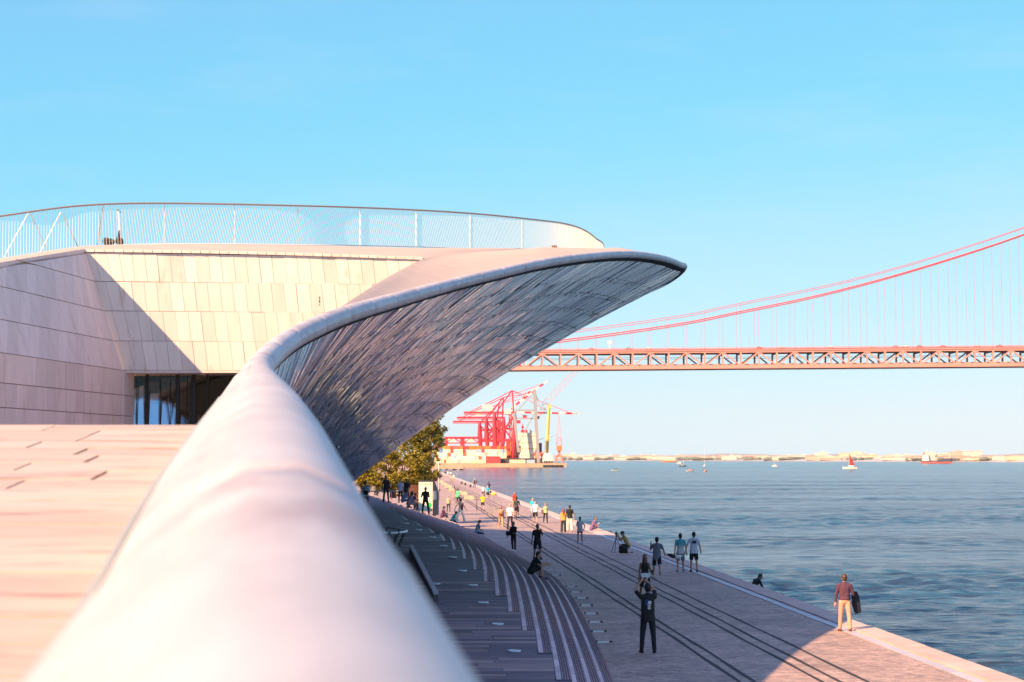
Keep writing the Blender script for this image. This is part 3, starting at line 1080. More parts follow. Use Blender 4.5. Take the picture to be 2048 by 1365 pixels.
for x0, x1, ya, yb in ((253, 272, 779, 776), (274, 289, 774, 771), (297, 319, 777, 779), (321, 340, 792, 793), (341, 350, 798, 797), (359, 373.5, 813, 823), (375, 381, 826, 824),
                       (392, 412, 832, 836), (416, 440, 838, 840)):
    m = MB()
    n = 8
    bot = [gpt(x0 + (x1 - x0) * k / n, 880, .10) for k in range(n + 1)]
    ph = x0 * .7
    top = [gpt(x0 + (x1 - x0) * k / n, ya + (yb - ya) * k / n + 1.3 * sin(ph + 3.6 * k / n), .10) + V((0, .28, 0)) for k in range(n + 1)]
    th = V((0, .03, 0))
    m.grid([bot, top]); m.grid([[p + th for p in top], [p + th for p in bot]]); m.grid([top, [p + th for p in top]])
    m.build('bright_panel', M_REFLECTION, gl)  # added mirror panel, standing in for a bright reflection in the glass
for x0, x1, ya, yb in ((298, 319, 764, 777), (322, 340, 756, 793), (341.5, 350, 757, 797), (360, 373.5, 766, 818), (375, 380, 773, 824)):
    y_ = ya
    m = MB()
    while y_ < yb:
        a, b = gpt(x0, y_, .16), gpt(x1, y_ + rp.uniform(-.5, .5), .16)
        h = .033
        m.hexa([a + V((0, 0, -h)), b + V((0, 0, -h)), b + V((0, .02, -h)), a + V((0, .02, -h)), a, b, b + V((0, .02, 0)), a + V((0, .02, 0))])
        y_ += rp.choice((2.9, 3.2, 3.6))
    m.build('reflection_slats', M_REFLECTION_BROWN, gl)  # added slats, standing in for a brown reflection in the glass
for x0, x1 in ((272, 274), (289.5, 297), (319.3, 321.3), (340, 341.3), (350.5, 359), (373.6, 375), (381, 391), (412, 416)):
    m = MB()
    a, b = gpt(x0, 880, -.01), gpt(x1, 745, -.01)
    m.hexa([(a.x, a.y, a.z), (b.x, a.y, a.z), (b.x, a.y + .09, a.z), (a.x, a.y + .09, a.z), (a.x, b.y, b.z), (b.x, b.y, b.z), (b.x, b.y + .09, b.z), (a.x, b.y + .09, b.z)])
    m.build('mullion', M_MULL, gl)
for x0, x1 in ((253, 273), (273, 293), (293, 320), (320, 341), (341, 355), (355, 374), (374, 386), (386, 414), (414, 480)):
    m = MB(); m.add([gpt(x0, 880, .03), gpt(x1, 880, .03), gpt(x1, 744, .03), gpt(x0, 744, .03)], [(0, 1, 2, 3)])
    m.build('pane', M_GLASS, gl)
m = MB()                                              # the dark room behind
a, b = gpt(249, 900, .06), gpt(484, 742, .06)
x0, x1, z0, z1, y0 = a.x, b.x, a.z, b.z, b.y
m.add([(x0, y0, z0), (x1, y0, z0), (x1, y0, z1), (x0, y0, z1), (x0, y0 + 5, z0), (x1, y0 + 5, z0), (x1, y0 + 5, z1), (x0, y0 + 5, z1)],
      [(4, 5, 6, 7), (0, 4, 7, 3), (1, 2, 6, 5), (3, 7, 6, 2), (0, 1, 5, 4)])
m.build('lobby', M_MULL, gl)
# reveal at the left of the opening
m = MB()
a, b = at(246.5, 741.5, WD + .0), gpt(253, 745)
m.hexa([(a.x, WD, 4.2), (a.x + .02, WD, 4.2), (b.x, GD, 4.2), (b.x - .1, GD, 4.2), (a.x, WD, a.z - .06), (a.x + .02, WD, a.z - .06), (b.x, GD, a.z - .06), (b.x - .1, GD, a.z - .06)])
m.build('reveal', M_WALLP, museum)

# --- deck we look across: slabs laid in courses up to the crest
deck = empty('roof_deck', (0, 0, 0), kind='structure')
mb = MB()
yy = [-6 + .5 * k for k in range(53)]
mb.grid([[(-14, q, deck_z(q) - .012), (-.35 - .11 * max(0, min(q, 28)), q, deck_z(q) - .012)] for q in yy])
mb.build('deck_bed', M_JOINT, deck)
mb = MB()
yy = [20 + .5 * k for k in range(62)]
mb.grid([[(-14, q, deck_z(q)), (-.35 - .11 * min(q, 26) - max(0, q - 26) * .15, q, deck_z(q))] for q in yy])
mb.build('deck_beyond', M_DECKFAR, deck)
rd = random.Random(21)
y = 3.6
while y < 20:
    h = .40 if y < 13 else .8
    xl = -(y + 1) * .275 - .6
    x = -.25 - .105 * y
    while x > xl:
        ln = rd.uniform(.7, 1.5)
        x0 = x - ln
        g = .009
        dz = rd.uniform(-.003, .003)
        P = [(x0 + g, y + g), (x - g, y + g), (x - g, y + h - g), (x0 + g, y + h - g)]
        m = MB()
        m.hexa([(a, b, deck_z(b) - .05) for a, b in P] + [(a, b, deck_z(b) + dz) for a, b in P])
        m.build('deck_slab', M_DECK, deck)
        x = x0
    y += h

# --- railing on the roof
railing = empty('roof_railing', (0, 0, 0), label='slender metal railing with slanting bars along the museum roof', cat='railing')
mb = MB()
mb.tube([p for p in RAIL[::4]], .028, 6)
mb.build('handrail', M_DARKRAIL, railing, smooth=True)
mb = MB()
mb.tube([rail_base(p) + V((0, 0, .04)) for p in RAIL[::4]], .016, 5)
mb.build('bottom_rail', M_STEEL, railing)
bars = MB()
for k in range(0, len(RAIL) - 9, 1):
    p = RAIL[k]
    px = p.x / p.y * F + CX
    ln = int(round(max(0, min(4, (px - 165) / 60)))) if px > 165 else 0
    t_ = RAIL[max(0, k - ln * 1)]
    bars.beam(rail_base(p) + V((0, 0, .03)), (t_.x, t_.y, t_.z - .03), .0065, .011)
bars.build('bars', M_STEEL, railing, kind='stuff')
for px in (-40, 200, 327, 465, 595, 718, 832, 938, 1045, 1120):
    p = rail_by_px(px)
    m = MB()
    b = rail_base(p)
    if px < 250:
        m.beam(b + V((-.12, .04, -.05)), p + V((.04, .04, 0)), .03, .03)
    else:
        m.beam(b + V((0, .03, -.05)), p + V((0, .03, 0)), .02, .02)
    m.build('post', M_STEEL, railing)
for x0, x1 in ((8, 57), (75, 121)):                   # slanting props behind the left bay
    a, b = at(x0, 515, 52.3), at(x1, 425, 52.3)
    m = MB(); m.beam(a, b, .022, .022); m.build('prop', M_STEEL, railing)
    a, b = at(x1 + 40, 505, 52.5), at(x1 + 4, 428, 52.5)
    m = MB(); m.beam(a, b, .02, .02); m.build('prop', M_DARKRAIL, railing)

# ================================================================== BRIDGE
def flat(name, c, rough=0.7, **k): return mat(name, c, rough, **k)
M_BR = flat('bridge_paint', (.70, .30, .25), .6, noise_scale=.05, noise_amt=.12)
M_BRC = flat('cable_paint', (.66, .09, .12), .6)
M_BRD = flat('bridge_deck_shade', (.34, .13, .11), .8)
M_WHITE = flat('white_paint', (.82, .78, .72), .5)
M_DARK = flat('dark_paint', (.03, .03, .035), .6)
M_GREY = flat('grey_paint', (.34, .33, .37), .5)
BD, BW = 1350.0, 24.0
bridge = empty('suspension_bridge', (0, 0, 0), label='long red suspension bridge with truss deck crossing the river', cat='bridge')
PX_M = BD / F
def bdeck_y(x): return 741.0 + (x - 1000) * (733 - 741) / 1048            # underside of the deck
def bz(x, y, d=BD): return at(x, y, d).z
X_L, X_R = 820, 2240
pan = 36.05
verts_x = [1409.5 + pan * k for k in range(-17, 24)]
def bp(x, dy, off=0.0):
    p = at(x, bdeck_y(x) + dy, BD)
    return V((p.x, BD + off, p.z))
for off in (0.0, BW):
    m = MB(); m.beam(bp(X_L, -3.6, off), bp(X_R, -3.6, off), 1.2, 2.5); m.build('bottom_chord', M_BR, bridge)
    m = MB(); m.beam(bp(X_L, -34.0, off), bp(X_R, -34.0, off), 1.2, 1.6); m.build('top_chord', M_BR, bridge)
    for k, x in enumerate(verts_x):
        if not X_L < x < X_R: continue
        m = MB(); m.beam(bp(x, -4, off), bp(x, -33, off), 1.15, 1.15, up=V((0, 1, 0))); m.build('truss_post', M_BR, bridge)
        x2 = x + pan
        if x2 > X_R: continue
        m = MB()
        if k % 2 == 0: m.beam(bp(x, -33, off), bp(x2, -5, off), .9, .9, up=V((0, 1, 0)))
        else: m.beam(bp(x, -5, off), bp(x2, -33, off), .9, .9, up=V((0, 1, 0)))
        m.build('truss_diagonal', M_BR, bridge)
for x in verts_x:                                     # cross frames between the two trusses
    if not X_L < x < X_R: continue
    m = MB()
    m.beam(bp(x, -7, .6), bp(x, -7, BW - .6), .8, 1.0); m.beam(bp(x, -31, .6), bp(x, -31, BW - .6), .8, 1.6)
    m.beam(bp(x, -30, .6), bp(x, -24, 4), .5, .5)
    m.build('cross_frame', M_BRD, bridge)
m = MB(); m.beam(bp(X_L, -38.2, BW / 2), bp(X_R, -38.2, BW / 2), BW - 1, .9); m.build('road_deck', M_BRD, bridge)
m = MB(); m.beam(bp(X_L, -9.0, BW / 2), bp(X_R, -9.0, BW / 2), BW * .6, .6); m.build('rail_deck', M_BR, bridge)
m = MB(); m.beam(bp(X_L, -22, BW * .6), bp(X_R, -22, BW * .6), .25, .25); m.beam(bp(X_L, -25, BW * .6), bp(X_R, -25, BW * .6), .2, .2); m.build('overhead_wire', M_GREY, bridge)
for off in (-.9, BW + .9):
    m = MB()
    m.beam(bp(X_L, -41.5, off), bp(X_R, -41.5, off), .25, .35); m.beam(bp(X_L, -36.6, off), bp(X_R, -36.6, off), .3, 1.0)
    m.build('parapet', M_BR, bridge)
    m = MB()
    x = X_L
    while x < X_R:
        m.beam(bp(x, -36.8, off), bp(x, -41.3, off), .45, .45, up=V((0, 1, 0))); x += 4.0
    m.build('parapet_posts', M_BRC, bridge, kind='stuff')
MAIN = [(820, 714), (900, 708), (1000, 697.5), (1117, 681.5), (1227, 667.3), (1371, 645.5), (1480, 623.5), (1625, 593.5), (1769, 557), (1913, 514), (2048, 469), (2240, 397)]
SEC = [(820, 694), (900, 688), (1000, 678.5), (1156, 660), (1227, 651), (1373, 629.5), (1480, 607), (1661, 569.5), (1803, 533), (1947, 489), (2048, 455), (2240, 386)]
for tab, r in ((MAIN, .44), (SEC, .22)):
    for off in (0.0, BW):
        pts = [at(x, y, BD) for x, y in spline(tab, n=60)]
        m = MB(); m.tube([(p.x, p.y + off, p.z) for p in pts], r, 6); m.build('main_cable' if r > .3 else 'upper_cable', M_BRC, bridge, smooth=True)
msp, ssp = spline(MAIN, n=300), spline(SEC, n=300)
def cable_y(tab, x): return lerp_table(tab, x)
for k, x in enumerate(verts_x):
    if not X_L < x < X_R: continue
    y = cable_y(ssp if k % 2 else msp, x)
    for off in (0.0, BW):
        a, b = bp(x, -36, off), at(x, y, BD)
        m = MB(); m.beam(a, (a.x, BD + off, b.z), .14, .14, up=V((0, 1, 0))); m.build('hanger', M_BRC, bridge)
m = MB()
a = bp(1221, -40, BW / 2); m.beam(a, a + V((0, 0, 7)), .5, .5, up=V((0, 1, 0))); m.box(a + V((0, 0, 5.5)), (2.4, .3, 2.4)); m.build('gantry_sign', M_WHITE, bridge)
for x in (1452, 1503, 1850, 1966):
    m = MB(); a = bp(x, -38, BW / 2); m.beam(a, a + V((0, 0, 10)), .18, .18, up=V((0, 1, 0))); m.build('lamp_mast', M_GREY, bridge)

def car_mesh(body, wn='car'):
    m = MB()
    prof = [(-2.1, .45), (-2.1, .95), (-1.5, 1.05), (-1.0, 1.5), (.5, 1.5), (1.1, 1.05), (2.0, .9), (2.1, .45)]
    n = len(prof)
    m.add([(x, -.85, z) for x, z in prof] + [(x, .85, z) for x, z in prof], [tuple(range(n))[::-1], tuple(range(n, 2 * n))] + [(i, (i + 1) % n, n + (i + 1) % n, n + i) for i in range(n)])
    return m
rb_ = random.Random(17)
car_cols = [('red', (.5, .06, .05)), ('white', (.8, .78, .74)), ('dark grey', (.08, .08, .09)), ('silver', (.5, .5, .5))]
for i, (x, c, lane) in enumerate(((1184, 0, 4), (1258, 2, 5), (1298, 1, 4), (1346, 3, 6), (1520, 0, 4), (1567, 3, 5), (1663, 1, 4), (1748, 3, 5), (1794, 0, 4), (1814, 1, 5), (1842, 2, 4), (1890, 0, 5), (1958, 3, 4), (2003, 2, 5))):
    p = bp(x, -39.6, lane)
    nm, col = car_cols[c]
    t = empty('car', p, 0, '%s car driving over the bridge deck' % nm if nm not in ('red', 'white') else '%s car driving along the bridge roadway' % nm, 'car', 'cars on the bridge')
    car_mesh(nm).build('body', flat('car_' + nm.replace(' ', '_'), col, .3), t)
    for wx in (-1.3, 1.25):
        for wy in (-.8, .8):
            w = MB(); w.tube([(wx, wy - .1, .33), (wx, wy + .1, .33)], .33, 8); w.build('wheel', M_DARK, t)

# ================================================================== PORT
PD = 1500.0
KM = PD / F
M_RED = flat('crane_red', (.72, .03, .06), .55)
M_ORANGE = flat('crane_orange', (.75, .22, .08), .6)
M_PINK = flat('crane_light_red', (.72, .22, .20), .6)
M_YEL = flat('crane_yellow', (.80, .58, .14), .6)
M_QUAY = flat('quay_concrete', (.58, .36, .25), .85, noise_scale=.06, noise_amt=.2)
M_CREAM = flat('cream_paint', (.84, .76, .64), .6)
def pp(x, y, off=0.0, d=PD):
    p = at(x, y, d)
    return V((p.x, d + off, p.z))
QZ = pp(1000, 927).z
mb = MB()
a, b = pp(560, 927), pp(1133, 927)
mb.hexa([(a.x, PD, WATER_Z - 2), (b.x, PD, WATER_Z - 2), (b.x - 8, PD + 260, WATER_Z - 2), (a.x - 30, PD + 260, WATER_Z - 2), (a.x, PD, QZ), (b.x, PD, QZ), (b.x - 8, PD + 260, QZ), (a.x - 30, PD + 260, QZ)])
mb.build('port_quay', M_QUAY, kind='structure')
bay = empty('mooring_bay', (0, 0, 0), label='dark recess with fenders at the tip of the port quay', cat='quay')
m = MB(); a, b = pp(1086, 930.5, -.6), pp(1126, 934.3, -.6); m.box(((a.x + b.x) / 2, PD - .35, (a.z + b.z) / 2), (b.x - a.x, .5, a.z - b.z)); m.build('fender_wall', M_DARK, bay)
for x in (1088, 1104, 1120):
    m = MB(); a = pp(x, 932.5, -1.2); m.tube([a, a + V((0, 0, -2.4))], .7, 8); m.build('fender', M_DARK, bay)
jetty = empty('jetty', (0, 0, 0), label='low concrete jetty on piles before the container quay', cat='jetty')
JD = 1180.0
m = MB(); a, b = pp(860, 936.5, 0, JD), pp(927, 936.5, 0, JD); m.box(((a.x + b.x) / 2, JD + 4, a.z), (b.x - a.x, 9, .9)); m.build('platform', M_QUAY, jetty)
for x in (866, 880, 893, 907, 910, 921, 925):
    m = MB(); a = pp(x, 937, 1, JD); m.beam(a, (a.x, JD + 1, WATER_Z - 1), 1.0, 1.0, up=V((0, 1, 0))); m.build('pile', M_BRD if x > 905 else M_QUAY, jetty)

cont_cols = {'white': (.84, .78, .68), 'cream': (.86, .74, .48), 'red': (.66, .06, .07), 'orange': (.80, .22, .04), 'brick red': (.60, .14, .10), 'pale blue': (.36, .50, .68), 'green': (.30, .48, .16), 'pink': (.80, .48, .42)}
CM = {k: flat('container_' + k.replace(' ', '_'), v, .6) for k, v in cont_cols.items()}
cont_mesh = {}
def container_mesh(w, d, h, key):
    k = (round(w, 2), round(d, 2), key)
    if k in cont_mesh: return cont_mesh[k]
    m = MB()
    m.box((0, 0, h / 2), (w, d, h))
    for sx in (-1, 1):
        for sy in (-1, 1):
            m.box((sx * (w / 2 - .06), sy * (d / 2 - .06), h / 2), (.18, .18, h + .04))
    n = max(3, int(w / .6))
    for i in range(n): m.box((-w / 2 + (i + .5) * w / n, -d / 2 - .03, h / 2), (w / n * .4, .06, h * .9))
    cont_mesh[k] = m.mesh('container', CM[key])
    return cont_mesh[k]
def container(x0, x1, ybot, key, off, label, group, depth=12.0):
    a, b = pp(x0, ybot, off), pp(x1, ybot, off)
    w = (b.x - a.x) * .97
    o = link('container', container_mesh(w, depth, 2.55, key))
    o.location = ((a.x + b.x) / 2, PD + off + depth / 2, a.z)
    tag(o, label, 'container', group)
LEV = 2.62 / KM                                       # one tier in photograph pixels
rc = random.Random(8)
tier_mix = [['white', 'white', 'cream', 'white', 'pink', 'red', 'cream'], ['white', 'white', 'white', 'brick red', 'cream', 'pale blue'], ['white', 'cream', 'white', 'white', 'brick red', 'pink'],
            ['cream', 'white', 'white', 'white', 'red', 'pale blue'], ['orange', 'brick red', 'orange', 'green', 'orange', 'red']]
for t in range(5):
    x = 868.0
    while x < 1011:
        w = 6.3
        if t == 0 and rc.random() < .25: w = 6.3
        key = rc.choice(tier_mix[t])
        if t == 0 and (890 < x + w and x < 906): pass
        container(x, x + w, 926.6 - t * LEV, key, 16.0 + rc.choice((0, 0, .5)), '%s container end-on, %s tier up, %s in the long stack' % (key, ('bottom', 'second', 'third', 'fourth', 'top')[t], ('at the far left', 'left of the yard gantries', 'under the left yard gantry', 'between the yard gantries', 'under the right yard gantry', 'right of the yard gantries', 'beside the crane legs', 'at the right end')[min(7, int((x - 868) / 18))]), 'containers in the stack on the port quay')
        x += w
for x0, x1, key, yb, lab in ((892, 907, 'cream', 926.8, 'cream container side-on, left end of the quay front'), (936, 968.5, 'cream', 926.8, 'long cream container side-on before the white stack'),
                         (971, 1001, 'red', 926.8, 'long red container lying low on the quay front'), (971, 1001, 'red', 926.8 - LEV, 'long red container resting on top of another red one'),
                         (1019, 1035, 'cream', 926.8, 'left cream container before the white ship'), (1035.5, 1051, 'cream', 926.8, 'right cream container before the white ship'), (1053, 1070, 'pale blue', 926.8, 'pale blue container beside two cream ones on the quay')):
    container(x0, x1, yb, key, 4.0, lab, None, 2.5)
for t in range(6):                                    # the orange deck load of the ship
    for q in range(6):
        x = 1012 + q * 6.4 + (t == 5) * 0
        if t == 5 and q > 4: continue
        if t < 2 and q > 3: continue
        key = rc.choice(['orange', 'orange', 'orange', 'red', 'brick red', 'cream' if t == 5 else 'orange', 'pale blue' if t == 2 else 'red'])
        container(x, x + 6.2, 923.5 - t * LEV, key, 36.0, '%s container, %s, %s in the block on the moored ship' % (key, ('lowest row', 'second row', 'third row', 'fourth row', 'fifth row', 'top row')[t], ('first column', 'second column', 'third column', 'fourth column', 'fifth column', 'last column')[q]), 'containers loaded on the moored ship')
for i, (x, t) in enumerate(((1070.5, 0), (1076.8, 0), (1070.5, 1), (1076.8, 1), (1070.5, 2), (1076.8, 2))):
    container(x, x + 6.1, 926.6 - t * LEV, ('orange', 'pink', 'orange', 'pink', 'orange', 'brick red')[i], 10.0, ('lower left', 'lower right', 'middle left', 'middle right', 'upper left', 'upper right')[i] + ' container of six stacked at the grey crane foot', 'containers by the grey crane')

# ship at the quay
ship = empty('container_ship', (0, 0, 0), label='moored ship with tall white superstructure behind orange containers', cat='ship')
SO = 13.0
def sbox(name, x0, x1, y0, y1, mt, dep=14.0, off=SO):
    a, b = pp(x0, y1, off), pp(x1, y0, off)
    m = MB(); m.box(((a.x + b.x) / 2, PD + off + dep / 2, (a.z + b.z) / 2), (b.x - a.x, dep, b.z - a.z)); m.build(name, mt, ship)
sbox('hull', 990, 1096, 917, 938, flat('hull_dark', (.06, .05, .07), .6), 22, SO - 4)
for k, (x0, x1, y0, y1) in enumerate(((1040, 1076, 905, 918), (1042, 1074, 892, 905), (1039, 1075, 880, 892), (1035, 1073, 866.5, 880))):
    sbox('deck_house', x0, x1, y0 + .35, y1, M_CREAM, 14 - k)
    m = MB()
    for q in range(8):
        a = pp(x0 + 3 + (x1 - x0 - 6) * q / 7, (y0 + y1) / 2 - 1, SO - .12); m.box(a, (.7, .2, .8))
    m.build('porthole_row', flat('porthole_brown', (.50, .38, .28), .6), ship)
sbox('bridge_roof', 1033, 1076, 865.4, 866.4, M_WHITE, 12)
sbox('radar_house', 1042, 1055, 860, 865.3, M_RED, 5)
sbox('radar_mast', 1044.5, 1046.5, 848, 860, M_RED, 1.0)
sbox('radar_dome', 1043, 1048, 852.5, 856, M_RED, 2.0)
sbox('radar_dome', 1060, 1065, 859, 865.3, M_WHITE, 2.5)
sbox('funnel', 1077, 1084.5, 886, 916, flat('funnel_blue', (.09, .08, .14), .6), 7, SO + 4)
sbox('funnel_base', 1075, 1090, 905, 920, M_PINK, 9, SO + 2)

# cranes -------------------------------------------------------------
def bar(parent, name, x0, y0, x1, y1, w, mt, off=0.0, h=None, d=PD):
    m = MB(); m.beam(pp(x0, y0, off, d), pp(x1, y1, off, d), w, h or w, up=V((0, 1, 0))); return m.build(name, mt, parent)
def lattice(parent, name, x0, y0, w0, x1, y1, w1, n, mt, off=0.0, r=.22, dep=2.0):
    """A lattice jib between two points; w0 and w1 are its depths in metres at both ends."""
    a, b = pp(x0, y0, off), pp(x1, y1, off)
    d = (b - a).normalized(); s = V((-d.z, 0, d.x))
    m = MB()
    P = lambda t, e, f: a.lerp(b, t) + s * e * (w0 + (w1 - w0) * t) / 2 + V((0, f * dep / 2, 0))
    for f in (-1, 1):
        for e in (-1, 1): m.beam(P(0, e, f), P(1, e, f), r, r, up=V((0, 1, 0)))
        for i in range(n):
            t0, t1 = i / n, (i + 1) / n
            m.beam(P(t0, 1 if i % 2 else -1, f), P(t1, -1 if i % 2 else 1, f), r * .7, r * .7, up=V((0, 1, 0)))
    for i in range(n + 1):
        for e in (-1, 1): m.beam(P(i / n, e, -1), P(i / n, e, 1), r * .7, r * .7)
    return m.build(name, mt, parent)
def sts(label, off, legs, gy, back, apex, boom, mats=(M_RED, M_WHITE), house=None):
    """Ship-to-shore crane: legs (landside x, waterside x), girder height gy, backreach x, apex point, boom end points and raised or not."""
    t = empty('container_crane', (0, 0, 0), label=label, cat='crane', group='red container cranes at the port')
    R, Wm = mats
    xl, xr = legs
    for o in (off, off + 18):
        m = MB(); P = lambda x, y: pp(x, y, o)
        for x, lean in ((xl, 1.5), (xr, -1.5)):
            f = MB(); f.tube([P(x + lean * 2, 926), P(x + lean, 892), P(x, 872), P(x - lean * .5, gy + 8), P(x, gy)], [1.15, 1.3, 1.9, 1.25, 1.1], 8); f.build('leg', R, t, smooth=True)
        bar(t, 'portal_beam', xl, 880, xr, 880, 1.8, R, o)
        bar(t, 'leg_brace', xl + 1, 884, xr, gy + 6, 1.6, R, o)
    for o in (off, off + 18):
        bar(t, 'sill_beam', xl + 2, 925, xr - 2, 925, 1.4, R, o)
    for o in (off + 6, off + 12):
        bar(t, 'girder', back, gy, xr + 3, gy, 1.3, R, o, 2.2)
        bar(t, 'backstay', back + 12, gy - 1, apex[0], apex[1], .45, R, o)
        bar(t, 'apex_leg', xr - 2, gy - 2, apex[0], apex[1], 1.1, R, o)
        bar(t, 'apex_leg', xl + 4, gy - 2, apex[0] - 1, apex[1], .9, R, o)
    for x in range(int(back) + 4, int(xr), 6):
        bar(t, 'cross_tie', x, gy - .5, x + .1, gy + 2.2, .5, R, off + 6)
    n = 9
    (bx, by), (ex, ey) = boom
    for o in (off + 6, off + 12):
        for i in range(n):
            q = lambda u: (bx + (ex - bx) * u, by + (ey - by) * u)
            a, b = q(i / n), q((i + 1) / n)
            bar(t, 'boom_panel', a[0], a[1], b[0], b[1], 1.2, Wm if i % 2 == 0 else R, o, 2.1 if i < n - 1 else 1.2)
        bar(t, 'boom_tie', apex[0], apex[1], bx + (ex - bx) * .52, by + (ey - by) * .52 - 1.5, .22, R, o)
        bar(t, 'boom_tie', apex[0], apex[1], bx + (ex - bx) * .86, by + (ey - by) * .86 - 1.5, .22, R, o)
    for o in (off + 1, off + 17):
        z_ = 12
        m = MB()
        for q in range(z_):
            ya, yb = 922 + (gy + 6 - 922) * q / z_, 922 + (gy + 6 - 922) * (q + 1) / z_
            x0, x1 = (xr - 11, xr - 6) if q % 2 else (xr - 6, xr - 11)
            m.beam(pp(x0, ya, o), pp(x1, yb, o), .5, .5, up=V((0, 1, 0))); m.beam(pp(xr - 11, yb, o), pp(xr - 6, yb, o), .4, .4, up=V((0, 1, 0)))
        m.beam(pp(xr - 11, 922, o), pp(xr - 11, gy, o), .5, .5, up=V((0, 1, 0))); m.beam(pp(xr - 6, 922, o), pp(xr - 6, gy, o), .5, .5, up=V((0, 1, 0)))
        m.build('stair_tower', R, t)
        bar(t, 'portal_beam', xl, 857, xr, 857, 1.2, R, o)
        bar(t, 'leg_brace', xr - 1, 884, xl, gy + 8, 1.1, R, o)
    for x in range(int(back) + 2, int(xr), 3):
        bar(t, 'walkway_post', x, gy - 2.5, x + .1, gy + .5, .22, R, off + 5)
    bar(t, 'walkway', back, gy + 3.6, xr, gy + 3.6, .5, R, off + 5)
    if house:
        for x0, x1, y0, y1 in house:
            a, b = pp(x0, y1, off + 4), pp(x1, y0, off + 4)
            m = MB(); m.box(((a.x + b.x) / 2, PD + off + 9, (a.z + b.z) / 2), (b.x - a.x, 10, b.z - a.z)); m.build('machinery_house', M_CREAM, t)
    a = pp(bx + 14, gy + 3, off + 9)
    m = MB(); m.box(a + V((0, 0, -2.2)), (3, 3, 2.6)); m.build('operator_cab', R, t)
    return t
sts('front red container crane, striped boom lowered level', 20, (989, 1029), 824, 926, (1025, 779), ((1036, 823.5), (1160, 826)), house=[(963.5, 984, 808, 820), (1008, 1022.5, 817, 827)])
sts('second red container crane, behind, its striped boom raised highest', 62, (971, 1006), 832, 909, (1006, 790), ((1024, 812), (1098, 755)), house=[(948, 962, 818, 828)])
sts('third red container crane, furthest, its raised striped boom the shorter', 104, (955, 994), 838.5, 897, (996, 800), ((1016, 817), (1070, 768)))

for i, (x0, x1) in enumerate(((890, 921), (925, 958))):
    t = empty('yard_gantry', (0, 0, 0), label=('left' if i == 0 else 'right') + ' one of two red and white yard gantries above the container stack', cat='gantry crane', group='yard gantries over the containers')
    for o in (18, 40):
        for x in (x0, x1): bar(t, 'leg', x, 926, x, 875, 1.3, M_RED, o)
        bar(t, 'beam', x0 - 3, 875.5, x1 + 3, 875.5, 1.6, M_RED, o); bar(t, 'lower_beam', x0, 886, x1, 886, .7, M_RED, o)
        bar(t, 'brace', x0, 886, (x0 + x1) / 2, 876, .6, M_RED, o); bar(t, 'brace', x1, 886, (x0 + x1) / 2, 876, .6, M_RED, o)
    m = MB(); a = pp((x0 + x1) / 2 - 3, 881, 28); m.box(a, (5.5, 5, 4)); m.build('trolley_cab', M_WHITE, t)

t = empty('portal_crane', (0, 0, 0), label='tall grey portal crane with pale red lattice jib rising to the right', cat='crane')
for o in (2, 16):
    bar(t, 'column', 1077, 926, 1069.5, 783, 2.2, M_GREY, o); bar(t, 'leg', 1037, 905, 1028, 826, 1.9, M_GREY, o)
    bar(t, 'crossbeam', 1029, 821, 1071, 821, 1.0, M_GREY, o); bar(t, 'crossbeam', 1033, 837, 1073, 837, .7, M_GREY, o)
    bar(t, 'stay', 1037, 820, 1069, 783, .55, M_GREY, o); bar(t, 'brace', 1036, 890, 1068, 828, .7, M_GREY, o)
    bar(t, 'jib_stay', 1070, 783, 1081, 815, .25, M_GREY, o)
bar(t, 'hinge_block', 1074, 835, 1079, 835, 2.2, M_DARK, 9)
bar(t, 'mast_head', 1066, 782, 1073, 782, 1.2, M_GREY, 9)
lattice(t, 'lattice_jib', 1077, 835, 1.0, 1092, 806, 4.6, 6, M_PINK, 9)
lattice(t, 'lattice_jib', 1092, 806, 4.6, 1154, 739, 3.2, 14, M_PINK, 9)

t = empty('mobile_crane', (0, 0, 0), label='yellow upright crane mast on a pale wheeled base near the quay tip', cat='crane')
m = MB(); m.tube([pp(1093.5, 925, 5), pp(1095, 880, 5), pp(1098.5, 812, 5)], [1.2, 1.5, 1.2], 6); m.build('mast', M_YEL, t)
m = MB(); a = pp(1099, 813, 5); m.box(a, (2.8, 2.4, 2.6)); m.build('mast_head', M_YEL, t)
m = MB(); a = pp(1096, 874, 5); m.box(a, (2.2, 2.2, 2.6)); m.build('cab', M_YEL, t)
bar(t, 'side_jib', 1096, 876, 1077, 879.5, .35, M_GREY, 5); bar(t, 'side_jib', 1096, 875, 1115, 871, .3, M_GREY, 5)
m = MB()
for (x, y, w, h) in ((1096, 918, 8, 5), (1095, 912, 5.5, 4), (1100, 922, 3.4, 3), (1091, 921, 3, 4)):
    m.box(pp(x, y, 5), (w, 3 + w * .13, h))
m.build('base', M_WHITE, t)
bar(t, 'ladder', 1091.5, 880, 1090.5, 905, .9, M_GREY, 2.6)
for x in (1089, 1094, 1099, 1104):
    m = MB(); a = pp(x, 925.5, 2.6); m.tube([a + V((0, -.3, .6)), a + V((0, .3, .6))], .75, 10); m.build('wheel', M_DARK, t)

